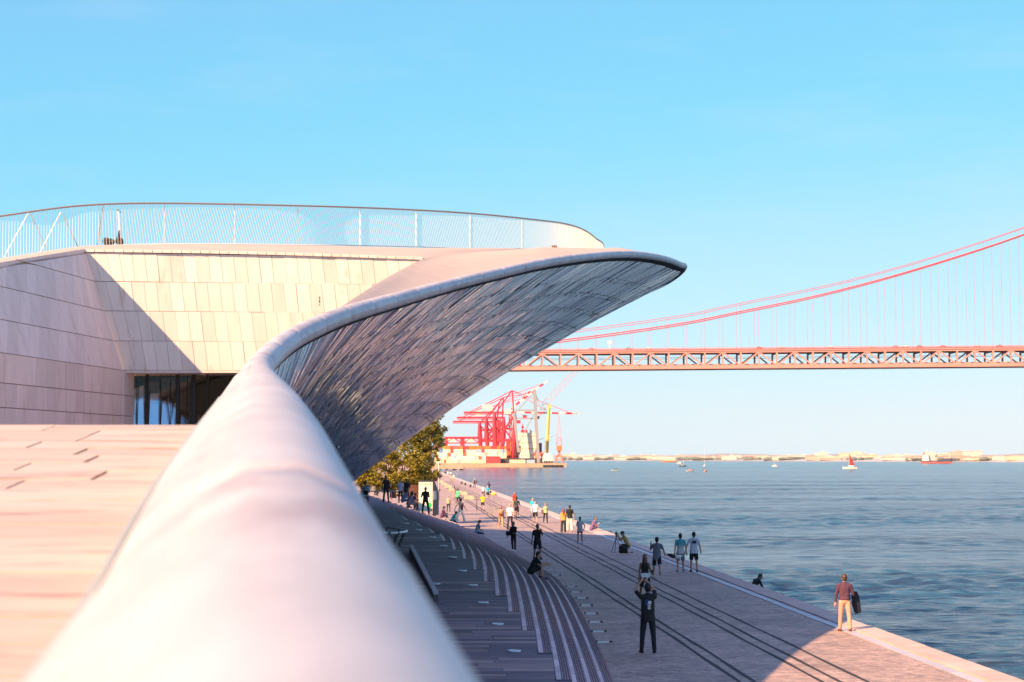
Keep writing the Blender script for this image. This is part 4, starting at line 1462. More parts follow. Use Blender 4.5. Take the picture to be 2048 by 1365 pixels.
t = empty('slewing_crane', (0, 0, 0), label='small red slewing crane with orange cab at the quay end', cat='crane')
lattice(t, 'lattice_mast', 1118.5, 885, 3.6, 1118, 831, .6, 9, M_PINK, 6, .2)
lattice(t, 'lattice_mast', 1118.5, 892, 4.0, 1118.5, 874, 3.0, 3, M_RED, 6, .3)
m = MB(); m.box(pp(1119, 897, 6), (4.0, 4.0, 4.0)); m.build('cab', M_ORANGE, t)
bar(t, 'turret', 1119, 902, 1119, 912, 1.8, M_PINK, 6)
for o in (3, 9):
    for s in (-1, 1):
        m = MB(); m.tube([pp(1119 + s, 910, 6), pp(1119 + s * 6, 914.5, o), pp(1119 + s * 6.5, 926, o)], [.9, .8, .7], 6); m.build('portal_leg', M_PINK, t)

# ================================================================== BOATS AND FAR SHORE
def hull(m, L, B, Hh, sheer=.3, bow=1.0):
    """A boat hull pointing along +x with keel line, sheer and raked bow, at water level 0."""
    st = [(-.5, .75, .0), (-.3, .95, .0), (0, 1.0, 0), (.25, .8, .05), (.42, .35, .2), (.5, .02, .35)]
    rows = []
    for x, b, r in st:
        z = Hh * (1 + sheer * max(0, x) * 2 * bow)
        xx = x * L
        rows.append([(xx, -b * B / 2, z), (xx - r * Hh * .6, -b * B * .42, .1 * Hh), (xx - r * Hh, 0, -.25 * Hh), (xx - r * Hh * .6, b * B * .42, .1 * Hh), (xx, b * B / 2, z)])
    m.grid(rows)
    m.grid([[r[0], r[4]] for r in rows][::-1])
    m.add(rows[0], [(0, 1, 2, 3, 4)])
M_SAIL = flat('sail_maroon', (.30, .03, .05), .8)
M_HULLW = flat('hull_white', (.80, .72, .58), .5)
def sailboat(x, y, mast_px, L, rz, label, sail=False, hullm=None):
    p = on_level(x, y, WATER_Z)
    t = empty('sailboat', p, rz, label, 'sailboat')
    m = MB(); hull(m, L, L * .30, L * .11); m.build('hull', hullm or M_HULLW, t)
    Hm = mast_px / F * p.y
    m = MB(); m.tube([(.05 * L, 0, .1 * L), (.05 * L, 0, Hm)], [.09, .05], 5); m.build('mast', M_WHITE, t)
    m = MB(); m.box((-.06 * L, 0, .17 * L), (.36 * L, .17 * L, .09 * L)); m.build('cabin', M_WHITE, t)
    m = MB(); m.tube([(.05 * L, 0, .24 * L), (-.34 * L, 0, .23 * L)], .10, 5); m.build('boom', M_GREY, t)
    if sail:
        m = MB()
        m.grid([[(.04 * L, .02 * k, .24 * L + (Hm * .90 - .24 * L) * k / 6), ((-.34 * L) * (1 - k / 6) + .03 * L * (k / 6), .05 + .25 * sin(pi * k / 6), .25 * L + (Hm * .90 - .25 * L) * k / 6)] for k in range(7)])
        m.build('sail', M_SAIL, t)
    else:
        for q in (.46, -.48):
            m = MB(); m.tube([(q * L, 0, .12 * L), (.05 * L, 0, Hm * .97)], .025, 4); m.build('stay', M_GREY, t)
    return t
sailboat(1700, 938.5, 34, 9.6, pi * .92, 'small yacht with dark red sail on the open river', True)
sailboat(1366, 933.5, 32, 6.5, .5, 'bare-masted yacht with dark hull beside the little motorboat', hullm=M_DARK)
sailboat(1409.5, 933, 35, 6.0, 1.3, 'bare-masted cream yacht with the tallest mast, end-on')
sailboat(1549.5, 933.5, 20, 5.8, 2.4, 'small bare-masted yacht alone between the yachts and the red sail')
def rowboat(x, y, L, rz, label, mt, col):
    p = on_level(x, y, WATER_Z)
    t = empty('small_boat', p, rz, label, 'boat', None)
    m = MB(); hull(m, L, L * .32, L * .09); m.build('hull', mt, t)
    for q in (-.15, .12):
        m = MB(); m.ball((q * L, 0, L * .17), (.28, .26, .42), 8, 6); m.ball((q * L, 0, L * .17 + .52), .17, 8, 6); m.build('crew', col, t, smooth=True)
    return t
M_CREWB, M_CREWR = flat('crew_navy', (.06, .07, .16), .8), flat('crew_orange', (.7, .25, .12), .8)
rowboat(1231, 941.8, 4.8, .1, 'low white rowing boat with navy crew nearest the port', M_HULLW, M_CREWB)
rowboat(1380.5, 943, 4.4, .3, 'cream rowing boat with orange crew below the dark-hulled yacht', M_HULLW, M_CREWR)
rowboat(1411.5, 944, 3.2, 1.0, 'pinkish dinghy low in the water below the tallest mast', flat('hull_pink', (.75, .45, .40), .6), M_CREWR)
p = on_level(1360, 928.5, WATER_Z)
t = empty('motorboat', p, .2, 'little white motorboat with cabin at the dark yacht side', 'boat')
m = MB(); hull(m, 7.5, 2.5, 1.0); m.build('hull', M_HULLW, t)
m = MB(); m.box((-.6, 0, 1.7), (2.8, 1.6, 1.5)); m.build('cabin', M_WHITE, t)
p = on_level(1338, 924.8, WATER_Z)
t = empty('ferry', p, pi, 'long low orange ferry off the far shore', 'ferry')
m = MB(); hull(m, 23, 5, 2.0, .2); m.build('hull', M_ORANGE, t)
m = MB(); m.box((-1, 0, 3.0), (15, 4, 2.0)); m.build('saloon', flat('ferry_cream', (.8, .5, .36), .6), t)
m = MB(); m.box((3, 0, 4.6), (5, 3, 1.4)); m.build('wheelhouse', M_WHITE, t)
p = on_level(1874, 927.6, WATER_Z)
t = empty('cargo_ship', p, -.55, 'cargo ship with red hull, dark bow and cream bridge at its stern', 'ship')
m = MB(); hull(m, 38, 9, 3.0, .3); m.build('hull', flat('hull_red', (.68, .12, .10), .6), t)
m = MB()
st = [(-.5, .76), (-.3, .96), (.2, .96), (.22, .86), (.25, .8), (.42, .35), (.5, .02)]
m.grid([[(x * 38, s * b * 4.5 * 1.01, 2.2 if x < .21 else 2.4), (x * 38 + (.6 if x > .3 else 0), s * b * 4.5 * 1.02, 3.3 if x < .21 else 6.2)] for s in (-1,) for x, b in st])
m.grid([[(x * 38, b * 4.5 * 1.01, 2.2 if x < .21 else 2.4), (x * 38 + (.6 if x > .3 else 0), b * 4.5 * 1.02, 3.3 if x < .21 else 6.2)] for x, b in st][::-1])
m.build('bulwark', flat('bulwark_navy', (.05, .06, .12), .6), t)
for k in range(3):
    m = MB(); m.box((-13, 0, 4.2 + 2.3 * k), (8.5 - k, 7.4 - k * .8, 2.2)); m.build('deck_house', M_CREAM, t)
m = MB(); m.tube([(-12, 0, 10), (-12, 0, 17)], .5, 6); m.build('mast', M_CREAM, t)
m = MB(); m.tube([(15.5, 0, 5), (15.5, 0, 13.5)], .4, 6); m.build('foremast', M_CREAM, t)
m = MB(); m.tube([(-16, 0, 9), (-16.4, 0, 13.5)], 1.1, 8); m.build('funnel', M_ORANGE, t)

# far shore: a low strip of land with pale houses and dark trees along it
M_LAND = flat('shore_land', (.34, .32, .36), .9, noise_scale=.004, noise_amt=.3)
def shore_d(x): return 4300 + (x - 1130) * (3150 - 4300) / 918
mb = MB()
rs = random.Random(4)
rows = []
for k in range(70):
    x = 600 + 1700 * k / 69
    d = shore_d(max(900, x))
    a = at(x, 920, d)
    h = 9 + 8 * noise.noise(V((k * .21, 3.3, 0))) + 5 * noise.noise(V((k * .6, 9, 0))) + (4 if 1450 < x < 1560 else 0)
    rows.append([(a.x, d, WATER_Z - .5), (a.x, d + 6, WATER_Z + 1), (a.x * 1.02, d + 110, h * .2), (a.x * 1.08, d + 420, 1 + h * .4), (a.x * 1.3, d + 1500, 4 + h * .7), (a.x * 1.5, d + 2500, -5)])
mb.grid(rows[::-1])
mb.build('far_shore', M_LAND, kind='structure', smooth=True)
def shore_place(x):
    for lim, txt in ((1210, 'just right of the port quay'), (1320, 'left of the orange ferry'), (1400, 'behind the ferry and dark yacht'), (1500, 'right of the tall-masted yacht'), (1600, 'behind the lone yacht'),
                     (1680, 'left of the red sail'), (1760, 'right of the red sail'), (1840, 'left of the cargo ship'), (1910, 'behind the cargo ship'), (1980, 'right of the cargo ship'), (9999, 'at the far right end')):
        if x < lim: return txt
hcol = [('white', (.66, .56, .50)), ('cream', (.66, .52, .38)), ('pinkish', (.60, .40, .34)), ('grey', (.42, .38, .40))]
hm = {}
for i in range(150):
    x = 1125 + 920 * ((i * .618) % 1.0)
    d = shore_d(x) + rs.choice((40, 120, 260, 420))
    a = at(x, 918, d)
    w, h = rs.uniform(14, 46), rs.uniform(3.5, 8) * (1.8 if rs.random() < .07 else 1)
    nm, c = hcol[rs.choice((0, 0, 0, 1, 1, 2, 3))]
    k = (nm, i % 6)
    if k not in hm:
        m = MB()
        m.box((0, 0, .5), (1, .6, 1)); m.box((0, 0, 1.03), (1.04, .64, .06))
        for q in range(5): m.box((-.4 + .2 * q, -.302, .55), (.09, .01, .3))
        if i % 2: m.box((.2, .1, 1.15), (.25, .2, .25))
        hm[k] = m.mesh('shore_house', flat('house_' + nm, c, .8))
    o = link('shore_house', hm[k])
    o.location = (a.x, d, -.5 + .008 * (d - shore_d(x)))
    o.scale = (w, w * .8, h)
    tag(o, 'tiny %s %s building on the far shore, %s' % ('tall' if h > 13 else 'long' if w > 32 else 'small', nm, shore_place(x)), 'building', 'buildings on the far shore')
M_FARTREE = flat('far_trees', (.16, .17, .15), .9)
for i in range(46):
    x = 1135 + 910 * ((i * .618 + .3) % 1.0)
    d = shore_d(x) + rs.choice((30, 90, 300))
    a = at(x, 918, d)
    m = MB()
    for q in range(5): m.ball((rs.uniform(-18, 18), rs.uniform(-4, 4), rs.uniform(1, 3)), (rs.uniform(6, 12), 6, rs.uniform(2, 4)), 7, 5)
    o = m.build('shore_trees', M_FARTREE)
    o.location = (a.x, d, -.5 + .008 * (d - shore_d(x)))
    tag(o, 'dark clump of trees on the far shore, ' + shore_place(x), 'trees', 'tree clumps on the far shore')

# ================================================================== TREES, SIGN KIOSK, STREET FURNITURE
def leaf_material(name, c1, c2):
    m = bpy.data.materials.new(name); m.use_nodes = True
    N, L = m.node_tree.nodes, m.node_tree.links
    b = N['Principled BSDF']; out = N['Material Output']
    geo = N.new('ShaderNodeNewGeometry')
    rp_ = N.new('ShaderNodeValToRGB')
    rp_.color_ramp.elements[0].color = c1 + (1,); rp_.color_ramp.elements[1].color = c2 + (1,)
    L.new(geo.outputs['Random Per Island'], rp_.inputs[0])
    L.new(rp_.outputs[0], b.inputs['Base Color'])
    b.inputs['Roughness'].default_value = .55
    tr = N.new('ShaderNodeBsdfTranslucent'); L.new(rp_.outputs[0], tr.inputs['Color'])
    mx = N.new('ShaderNodeMixShader'); mx.inputs['Fac'].default_value = .28
    L.new(b.outputs[0], mx.inputs[1]); L.new(tr.outputs[0], mx.inputs[2]); L.new(mx.outputs[0], out.inputs['Surface'])
    return m
M_LEAF = leaf_material('leaf', (.12, .11, .012), (.50, .37, .035))
M_LEAF2 = leaf_material('leaf_dark', (.07, .08, .012), (.30, .25, .028))
M_BARK = mat('bark', (.34, .19, .10), .9, noise_scale=6, noise_amt=.35, bump=.6, bump_scale=12)

def tree(x, d, base_z, blobs, label, n, leaf, trunk_r=.16, seed=1, lsize=(.10, .20)):
    """blobs: centres and radii in metres, from the foot of the trunk."""
    r = random.Random(seed)
    foot = V((x, d, base_z))
    t = empty('tree', foot, 0, label, 'tree')
    m = MB()
    top = sum((V(b[0]) for b in blobs), V()) / len(blobs)
    fork = V((top.x * .35, top.y * .35, min(2.4, top.z * .5)))
    m.tube([(0, 0, -.3), (.02, 0, .5), fork * .6 + V((.05, 0, .1)), fork], [trunk_r * 1.35, trunk_r, trunk_r * .9, trunk_r * .8], 8)
    m.build('trunk', M_BARK, t, smooth=True)
    for c, rad in blobs:
        c = V(c)
        b = MB()
        mid = fork.lerp(c, .5) + V((r.uniform(-.2, .2), r.uniform(-.2, .2), .2))
        b.tube([fork - V((0, 0, .2)), mid, c], [trunk_r * .55, trunk_r * .35, trunk_r * .12], 6)
        for q in range(3):
            e = c + V((r.uniform(-1, 1), r.uniform(-1, 1), r.uniform(-.4, 1))).normalized() * rad * .8
            b.tube([mid, mid.lerp(e, .55) + V((0, 0, .15)), e], [trunk_r * .25, trunk_r * .15, .015], 5)
        b.build('limb', M_BARK, t, smooth=True)
    vol = [rad ** 2.4 for c, rad in blobs]
    m = MB()
    tot = sum(vol)
    for (c, rad), w in zip(blobs, vol):
        c = V(c)
        k = int(n * w / tot)
        # leaves sit in sprays: many small clumps over the blob, gaps between them
        ns = max(6, int(26 * rad))
        sprays = []
        for q in range(ns):
            v = V((r.gauss(0, 1), r.gauss(0, 1), r.gauss(0, 1))).normalized()
            rr = rad * r.uniform(.55, 1.08)
            sprays.append((c + V((v.x * rr, v.y * rr, v.z * rr * .92)), r.uniform(.18, .42) * (.6 + .3 * rad)))
        for q in range(k):
            s, sr = r.choice(sprays)
            p = s + V((r.gauss(0, .5), r.gauss(0, .5), r.gauss(0, .42))) * sr
            a = V((r.uniform(-1, 1), r.uniform(-1, 1), r.uniform(-.7, .7))).normalized()
            bb = a.cross(V((r.uniform(-1, 1), r.uniform(-1, 1), r.uniform(-1, 1)))).normalized()
            l = r.uniform(*lsize)
            a, bb = a * l * .5, bb * l * .32
            m.add([p - a, p + bb, p + a, p - bb], [(0, 1, 2, 3)])
    m.build('crown', leaf, t)
    return t

def rel(px, py, d, foot):
    p = at(px, py, d); return tuple(p - V(foot))
TZ = 2.24
f1 = V((at(786, 990, 150).x, 150, TZ))
tree(f1.x, 150, TZ, [(rel(800, 905, 150, f1), 1.35), (rel(765, 938, 149, f1), 1.35), (rel(815, 945, 149, f1), 1.55), (rel(850, 925, 151, f1), 1.05), (rel(780, 972, 148, f1), 1.05),
                     (rel(825, 975, 149, f1), 1.0), (rel(757, 968, 149, f1), .75), (rel(845, 962, 150, f1), .8), (rel(790, 880, 151, f1), 1.1)],
     'broad olive-yellow tree with low crown behind the seated people', 19000, M_LEAF, .20, 3)
f2 = V((at(838, 990, 158).x, 158, TZ - 1.0))
tree(f2.x, 158, TZ - 1.0, [(rel(850, 880, 158, f2), 1.35), (rel(870, 862, 158, f2), .85), (rel(828, 872, 159, f2), 1.3), (rel(845, 905, 158, f2), 1.1), (rel(874, 884, 157, f2), .55), (rel(812, 850, 159, f2), 1.3), (rel(881, 834, 158, f2), .30),
                           (rel(868, 842, 158, f2), .5)],
     'taller darker tree, its crown just touching the canopy edge', 16000, M_LEAF2, .17, 5)
f3 = V((at(722, 985, 145).x, 145, TZ))
tree(f3.x, 145, TZ, [(rel(722, 950, 145, f3), .9), (rel(735, 962, 145, f3), .7), (rel(700, 940, 146, f3), .9)], 'small bush-like tree half hidden under the canopy foot', 7000, M_LEAF, .10, 9)
f4 = V((at(858, 985, 172).x, 172, .6))
tree(f4.x, 172, .6, [(rel(845, 948, 172, f4), 1.1), (rel(866, 950, 172, f4), .7), (rel(825, 952, 172, f4), 1.0)], 'low golden shrub beside the sign kiosk', 7000, M_LEAF, .09, 12)

# --- kiosk with the museum sign
M_SIGN = mat('sign_white', (.90, .90, .74), .5)
M_GREEN = mat('sign_green', (.02, .62, .14), .5)
M_INK = mat('sign_ink', (.02, .02, .02), .6)
M_WOOD = mat('kiosk_wood', (.13, .05, .035), .8, noise_scale=3, noise_amt=.3, stretch=(6, 6, .6), rand=.2)
KD = 141.0
kiosk = empty('sign_kiosk', (0, 0, 0), label='museum sign kiosk with white panel, green dot and dark side wall', cat='kiosk')
a, b = at(837.3, 1023, KD), at(865, 964.5, KD)
m = MB(); m.box(((a.x + b.x) / 2, KD + .03, (a.z + b.z) / 2), (b.x - a.x, .06, b.z - a.z)); m.build('sign_panel', M_SIGN, kiosk)
m = MB()
g = at(858.5, 1010.8, KD)
m.tube([(g.x, KD - .004, g.z), (g.x, KD + .01, g.z)], .185, 28); m.build('green_dot', M_GREEN, kiosk)
fc = bpy.data.curves.new('lettering', 'FONT'); fc.body = 'maat'; fc.size = .30; fc.extrude = .004; fc.space_character = 1.15; fc.offset = -.006
fo = bpy.data.objects.new('lettering', fc); COL.objects.link(fo)
dg = bpy.context.evaluated_depsgraph_get()
fm = bpy.data.meshes.new_from_object(fo.evaluated_get(dg))
bpy.data.objects.remove(fo)
fm.materials.clear(); fm.materials.append(M_INK)
fo = link('lettering', fm, kiosk)
fo.rotation_euler = (pi / 2, 0, 0)
xs_ = [v.co.x for v in fm.vertices]
sc = (at(863, 970, KD).x - at(839, 970, KD).x) / (max(xs_) - min(xs_))
fo.scale = (sc, sc, 1); fo.location = (at(839, 970, KD).x - min(xs_) * sc, KD - .006, at(839, 971.5, KD).z)
for k in range(6):                                    # wooden side to the left
    x0, x1 = 816 + k * 3.5, 819.3 + k * 3.5
    a, b = at(x0, 1008, KD + 1.4), at(x1, 970, KD + 1.4)
    m = MB(); m.box(((a.x + b.x) / 2, KD + 1.4, (a.z + b.z) / 2), (b.x - a.x, .05, b.z - a.z)); m.build('board', M_WOOD, kiosk)
a, b = at(866, 1026, KD), at(876, 956, KD + 2.6)
m = MB()
m.hexa([(a.x, KD - .3, a.z - .2), (a.x + .06, KD - .3, a.z - .2), (b.x + .06, KD + 2.6, a.z - .2), (b.x, KD + 2.6, a.z - .2),
        (a.x, KD - .3, at(866, 958, KD).z), (a.x + .06, KD - .3, at(866, 958, KD).z), (b.x + .06, KD + 2.6, at(876, 985, KD).z), (b.x, KD + 2.6, at(876, 985, KD).z)])
m.build('side_wall', M_DARK, kiosk)
m = MB(); p0, p1 = at(868.5, 1000, KD - .1), at(873, 982, KD + 1.0)
m.hexa([(p0.x - .05, p0.y - .28, p0.z), (p0.x - .02, p0.y - .28, p0.z), (p1.x, p1.y, p0.z), (p1.x - .03, p1.y, p0.z), (p0.x - .05, p0.y - .28, p1.z), (p0.x - .02, p0.y - .28, p1.z), (p1.x, p1.y, p1.z), (p1.x - .03, p1.y, p1.z)])
m.build('poster', mat('poster_grey', (.55, .52, .55), .6), kiosk)
m = MB(); a, b = at(836, 962.8, KD), at(866, 961, KD); m.box(((a.x + b.x) / 2, KD + 1.08, a.z), (b.x - a.x, 2.0, .10)); m.build('kiosk_roof', M_DARK, kiosk)
plant = empty('roof_plant', at(852, 960, KD + .6), 0, 'dark spiky plant growing on top of the sign kiosk', 'plant')
m = MB()
rk = random.Random(2)
for k in range(120):
    x = rk.uniform(-.75, .7); l = rk.uniform(.15, .42); dx, dy = rk.uniform(-.15, .15), rk.uniform(-.15, .15)
    m.add([(x - .02, rk.uniform(-.2, .5), 0), (x + .02, rk.uniform(-.2, .5), 0), (x + dx, dy + .1, l)], [(0, 1, 2)])
m.build('leaves', M_LEAF2, plant)

# --- lamp post with blue plate, red pennant
p = on_level(877.5, 1001, 0)
post = empty('lamp_post', p, 0, 'slim pale lamp post with small blue plate beside the kiosk', 'lamp post')
hgt = at(877.5, 896, p.y).z
m = MB(); m.tube([(0, 0, 0), (0, 0, hgt)], [.09, .06], 8); m.build('pole', mat('post_paint', (.62, .56, .56), .5), post, smooth=True)
m = MB(); m.tube([(0, 0, hgt), (.0, -.5, hgt + .15), (.0, -1.1, hgt + .15)], .04, 6); m.box((0, -1.3, hgt + .13), (.22, .5, .09)); m.build('lamp_head', M_GREY, post)
m = MB(); m.box((.27, -.05, hgt - .35), (.46, .03, .5)); m.build('plate', mat('plate_blue', (.16, .30, .52), .5), post)
for z in (1.2, 2.6, 4.2):
    m = MB(); m.box((.12, 0, z), (.14, .14, .22)); m.build('bracket', M_DARK, post)
fl = empty('pennant', at(872.5, 962, 150), 0, 'small red flag hanging at the kiosk roof edge', 'flag')
m = MB(); m.grid([[(-.12 + .06 * k, .02 * sin(k * 1.6), .26 - .02 * k), (-.16 + .07 * k, .02 * sin(k * 1.6 + .5), -.05 + .02 * k * k * .3)] for k in range(5)]); m.build('cloth', mat('flag_red', (.70, .02, .03), .8), fl)
m = MB(); m.tube([(.10, 0, .45), (.10, 0, -1.2)], .015, 5); m.build('staff', M_GREY, fl)

# --- stone blocks to sit on, bollards, small edge things
M_BLOCK = mat('bench_stone', (.56, .42, .30), .85, noise_scale=3, noise_amt=.2, bump=.3)
M_BLOCK_SHADE = mat('bench_stone_shaded', (.30, .25, .27), .85, noise_scale=3, noise_amt=.25, bump=.3)  # darker copy of the bench stone, the block's shade put into the colour
def block(x, y, w, d, h, label, m_, grp='stone blocks along the promenade'):
    p = on_level(x, y, 0)
    b = MB()
    e = .03
    b.hexa([(-w / 2, -d / 2, 0), (w / 2, -d / 2, 0), (w / 2, d / 2, 0), (-w / 2, d / 2, 0), (-w / 2 + e, -d / 2 + e, h), (w / 2 - e, -d / 2 + e, h), (w / 2 - e, d / 2 - e, h), (-w / 2 + e, d / 2 - e, h)])
    b.box((0, 0, .02), (w * .9, d * .9, .04))
    o = b.build('stone_block', m_)
    o.location = p; o.rotation_euler = (0, 0, -EDGE_DIR)
    tag(o, label, 'bench', grp)
block(985.5, 1029, .70, .9, .66, 'stone block toned dark for shade, standing behind the woman in camel', M_BLOCK_SHADE)
for (x, y, lab) in ((938, 999, 'pale stone block nearest the cyclist in yellow'), (926, 990, 'pale stone block second in the row beyond the green shirt'), (905, 983, 'pale stone block in the middle of the far row'),
                    (896, 976, 'pale stone block before the striped-shirt pair'), (888, 971, 'pale stone block second farthest along the far row'), (881, 966, 'pale stone block farthest away beside the lamp post')):
    block(x, y, 1.1, 1.7, .42, lab, M_BLOCK)
for x, y, lab in ((923.5, 968.5, 'dark mooring bollard farthest along the edge'), (930.5, 971, 'dark mooring bollard in the middle of three'), (941, 974.8, 'dark mooring bollard nearest, left of the woman in black')):
    p = on_level(x, y, 0)
    m = MB(); m.tube([(0, 0, 0), (0, 0, .06), (0, 0, .08), (0, 0, .3), (0, 0, .33), (0, 0, .45)], [.24, .24, .15, .12, .22, .17], 10)
    o = m.build('mooring_bollard', M_DARK, smooth=False); o.location = p
    tag(o, lab, 'bollard', 'mooring bollards on the river edge')
p = on_level(988, 991, 0)
m = MB(); m.ball((0, 0, .16), (.36, .28, .2), 10, 6); m.tube([(-.3, 0, .12), (-.1, .05, .38), (.16, 0, .34), (.3, 0, .1)], .05, 6)
o = m.build('net_heap', mat('net_yellow', (.72, .60, .10), .8, noise_scale=12, noise_amt=.4), smooth=True); o.location = p
tag(o, 'heap of yellow netting on the river edge behind the blue shirt', 'net')

# --- recessed lights in the terrace and along the foot of the steps
M_LAMP = mat('lamp_glass', (.86, .90, .92), .25)
lamp_proto = {}
TL = [(810, 1048), (837, 1061), (864, 1075.6), (887, 1093), (905, 1116), (924, 1143), (871, 1169.5), (945, 1172), (966, 1207), (995, 1250), (1028, 1304)]
names_t = ['farthest', 'second farthest', 'third farthest', 'fourth farthest', 'fifth farthest', 'middle', 'lone left', 'fifth nearest', 'third nearest', 'second nearest', 'nearest']
for i, (x, y) in enumerate(TL):
    z = 0
    for _ in range(12):
        p = on_level(x, y, z); z = terrace_z(p.y)
    t = empty('ground_light', p + V((0, 0, .012)), 0, '%s round ground light set in the dark terrace' % names_t[i], 'ground light', 'lights let into the terrace')
    m = MB(); m.tube([(.135 * cos(2 * pi * k / 20), .135 * sin(2 * pi * k / 20), .008) for k in range(20)], .022, 6, closed=True); m.build('ring', M_LAMP, t, smooth=True)
    m = MB(); m.tube([(0, 0, -.02), (0, 0, .004)], .12, 16); m.build('lens', M_GREY, t)
PLT = [(1110, 1152), (1141, 1175), (1150.5, 1185.7), (1162, 1198), (1171, 1212.5), (1181, 1229), (1189, 1246), (1196, 1265), (1206, 1286)]
ord_ = ['farthest', 'second farthest', 'third farthest', 'fourth farthest', 'middle', 'fourth nearest', 'third nearest', 'second nearest', 'nearest']
for i, (x, y) in enumerate(PLT):
    p = on_level(x, y, 0)
    t = empty('edge_light', p, 0, '%s white light bar in the paving along the steps' % ord_[i], 'light', 'light bars along the foot of the steps')
    m = MB(); m.box((0, 0, .02), (.30, .05, .04)); m.build('bar', M_LAMP, t)
    for s in (-1, 1):
        m = MB(); m.box((s * .19 + .03, .12, .022), (.06, .06, .05)); m.build('foot', M_DARK, t)

# --- curved balustrade and kerb of the sunken way on the terrace
bal = empty('balustrade', (0, 0, 0), label='curved pale-topped balustrade with dark slanting posts beside the parapet', cat='balustrade')
ring = [at(*q) for q in ((742, 1050, 80), (770, 1054, 78), (792, 1057.5, 76), (806, 1060, 74), (812.5, 1062, 72), (810, 1064, 70.5), (796, 1066, 69.5), (775, 1066.5, 69), (745, 1065, 69))]
m = MB(); m.tube([V(p) for p in spline([tuple(q) for q in ring], n=40)], .045, 8); m.build('handrail', mat('rail_pale', (.80, .78, .80), .4), bal, smooth=True)
for x, y, d, x2, y2 in ((811.5, 1063, 71.5, 798, 1092), (798, 1066, 69.5, 788, 1088), (780, 1066.5, 69, 772, 1086), (800, 1059, 75, 790, 1080), (775, 1055, 78, 768, 1074)):
    a = at(x, y, d); b = at(x2, y2, d - .4)
    b.z = max(b.z, terrace_z(b.y) - .1)
    m = MB(); m.beam(a, b, .05, .10); m.build('post', M_DARK, bal)
kerb = empty('kerb_wall', (0, 0, 0), label='low pale-topped kerb wall running along the terrace beside the parapet', cat='kerb')
A, B = on_level(822, 1093, 1.75), on_level(872, 1196, 1.05)
A.z, B.z = terrace_z(A.y) + .30, terrace_z(B.y) + .25
for k in range(8):
    a, b = A.lerp(B, k / 8), A.lerp(B, (k + 1) / 8)
    d = (b - a).normalized() * .006
    m = MB(); m.beam(a + d, b - d, .14, .06); m.build('cap_stone', M_STRIP, kerb)
m = MB(); m.hexa([A + V((-.06, 0, -.6)), A + V((.06, 0, -.6)), B + V((.06, 0, -.6)), B + V((-.06, 0, -.6)), A + V((-.06, 0, -.032)), A + V((.06, 0, -.032)), B + V((.06, 0, -.032)), B + V((-.06, 0, -.032))])
m.build('wall', M_BED, kerb)

# --- low bench and plinth under the trees
bench = empty('bench', (at(755, 1003, 138).x, 138, TZ), 0, 'low pale bench under the broad tree', 'bench')
m = MB(); m.box((0, 0, .42), (2.6, .6, .08)); m.build('seat', M_BLOCK, bench)
for s in (-1, 1):
    m = MB(); m.box((s * 1.0, 0, .19), (.25, .5, .38)); m.build('leg', M_WOOD, bench)
tb = empty('small_table', (at(776, 1003, 130).x, 130, TZ), 0, 'small white-legged table near the tree trunk', 'table')
m = MB(); m.box((0, 0, .5), (.55, .5, .03)); m.build('top', M_WOOD, tb)
for sx in (-.24, .24):
    for sy in (-.2, .2):
        m = MB(); m.tube([(sx, sy, 0), (sx * .9, sy * .9, .49)], .018, 5); m.build('leg', M_WHITE, tb)

# --- kick scooter on the roof behind the railing, and three vent pipes
sx0, sx1 = at(201, 496, 53.4), at(232, 496, 53.4)
scoot = empty('kick_scooter', (0, 0, 0), label='black kick scooter parked behind the roof railing', cat='scooter')
base = rail_base(rail_by_px(215)) + V((0, .45, .10))
L_ = (at(232, 490, base.y).x - at(200, 490, base.y).x)
def sp(x, z, y=0): return V((base.x + x, base.y + y, base.z + z))
for x in (-L_ * .42, L_ * .42):
    for q in ((-.0,) if x > 0 else (-.0, )):
        m = MB(); m.tube([sp(x, .10, -.03), sp(x, .10, .03)], .105, 14); m.build('wheel', M_DARK, scoot, smooth=False)
m = MB(); m.tube([sp(-L_ * .42 + .12, .09, -.03), sp(-L_ * .42 + .12, .09, .03)], .095, 12); m.build('wheel', M_DARK, scoot)
m = MB(); m.box(sp(0, .09), (L_ * .62, .14, .04)); m.build('footboard', M_DARK, scoot)
m = MB(); m.add([sp(L_ * .15, .10, -.05), sp(L_ * .42, .16, -.05), sp(L_ * .40, .42, -.05), sp(L_ * .15, .10, .05), sp(L_ * .42, .16, .05), sp(L_ * .40, .42, .05)], [(2, 1, 0), (3, 4, 5), (0, 1, 4, 3), (1, 2, 5, 4), (2, 0, 3, 5)]); m.build('neck', M_DARK, scoot)
m = MB(); m.tube([sp(L_ * .42, .30), sp(L_ * .33, .92)], .028, 6); m.build('stem', M_WHITE, scoot)
m = MB(); m.tube([sp(L_ * .33, .92, -.22), sp(L_ * .31, .95), sp(L_ * .33, .92, .22)], .02, 6); m.build('handlebar', mat('grip_teal', (.05, .30, .36), .6), scoot)
for i, x in enumerate((1107, 1110.5, 1114)):
    q = at(x, 499.5, 62.5)
    m = MB(); m.tube([q + V((0, 0, -.12)), q + V((-.02, 0, .10)), q + V((-.05, 0, .12))], [.022, .022, .03], 8)
    o = m.build('vent_pipe', mat('pipe_brown', (.22, .09, .05), .7))
    tag(o, ('left', 'middle', 'right')[i] + ' short brown pipe of three standing at the roof crest', 'pipe', 'pipes on the roof crest')

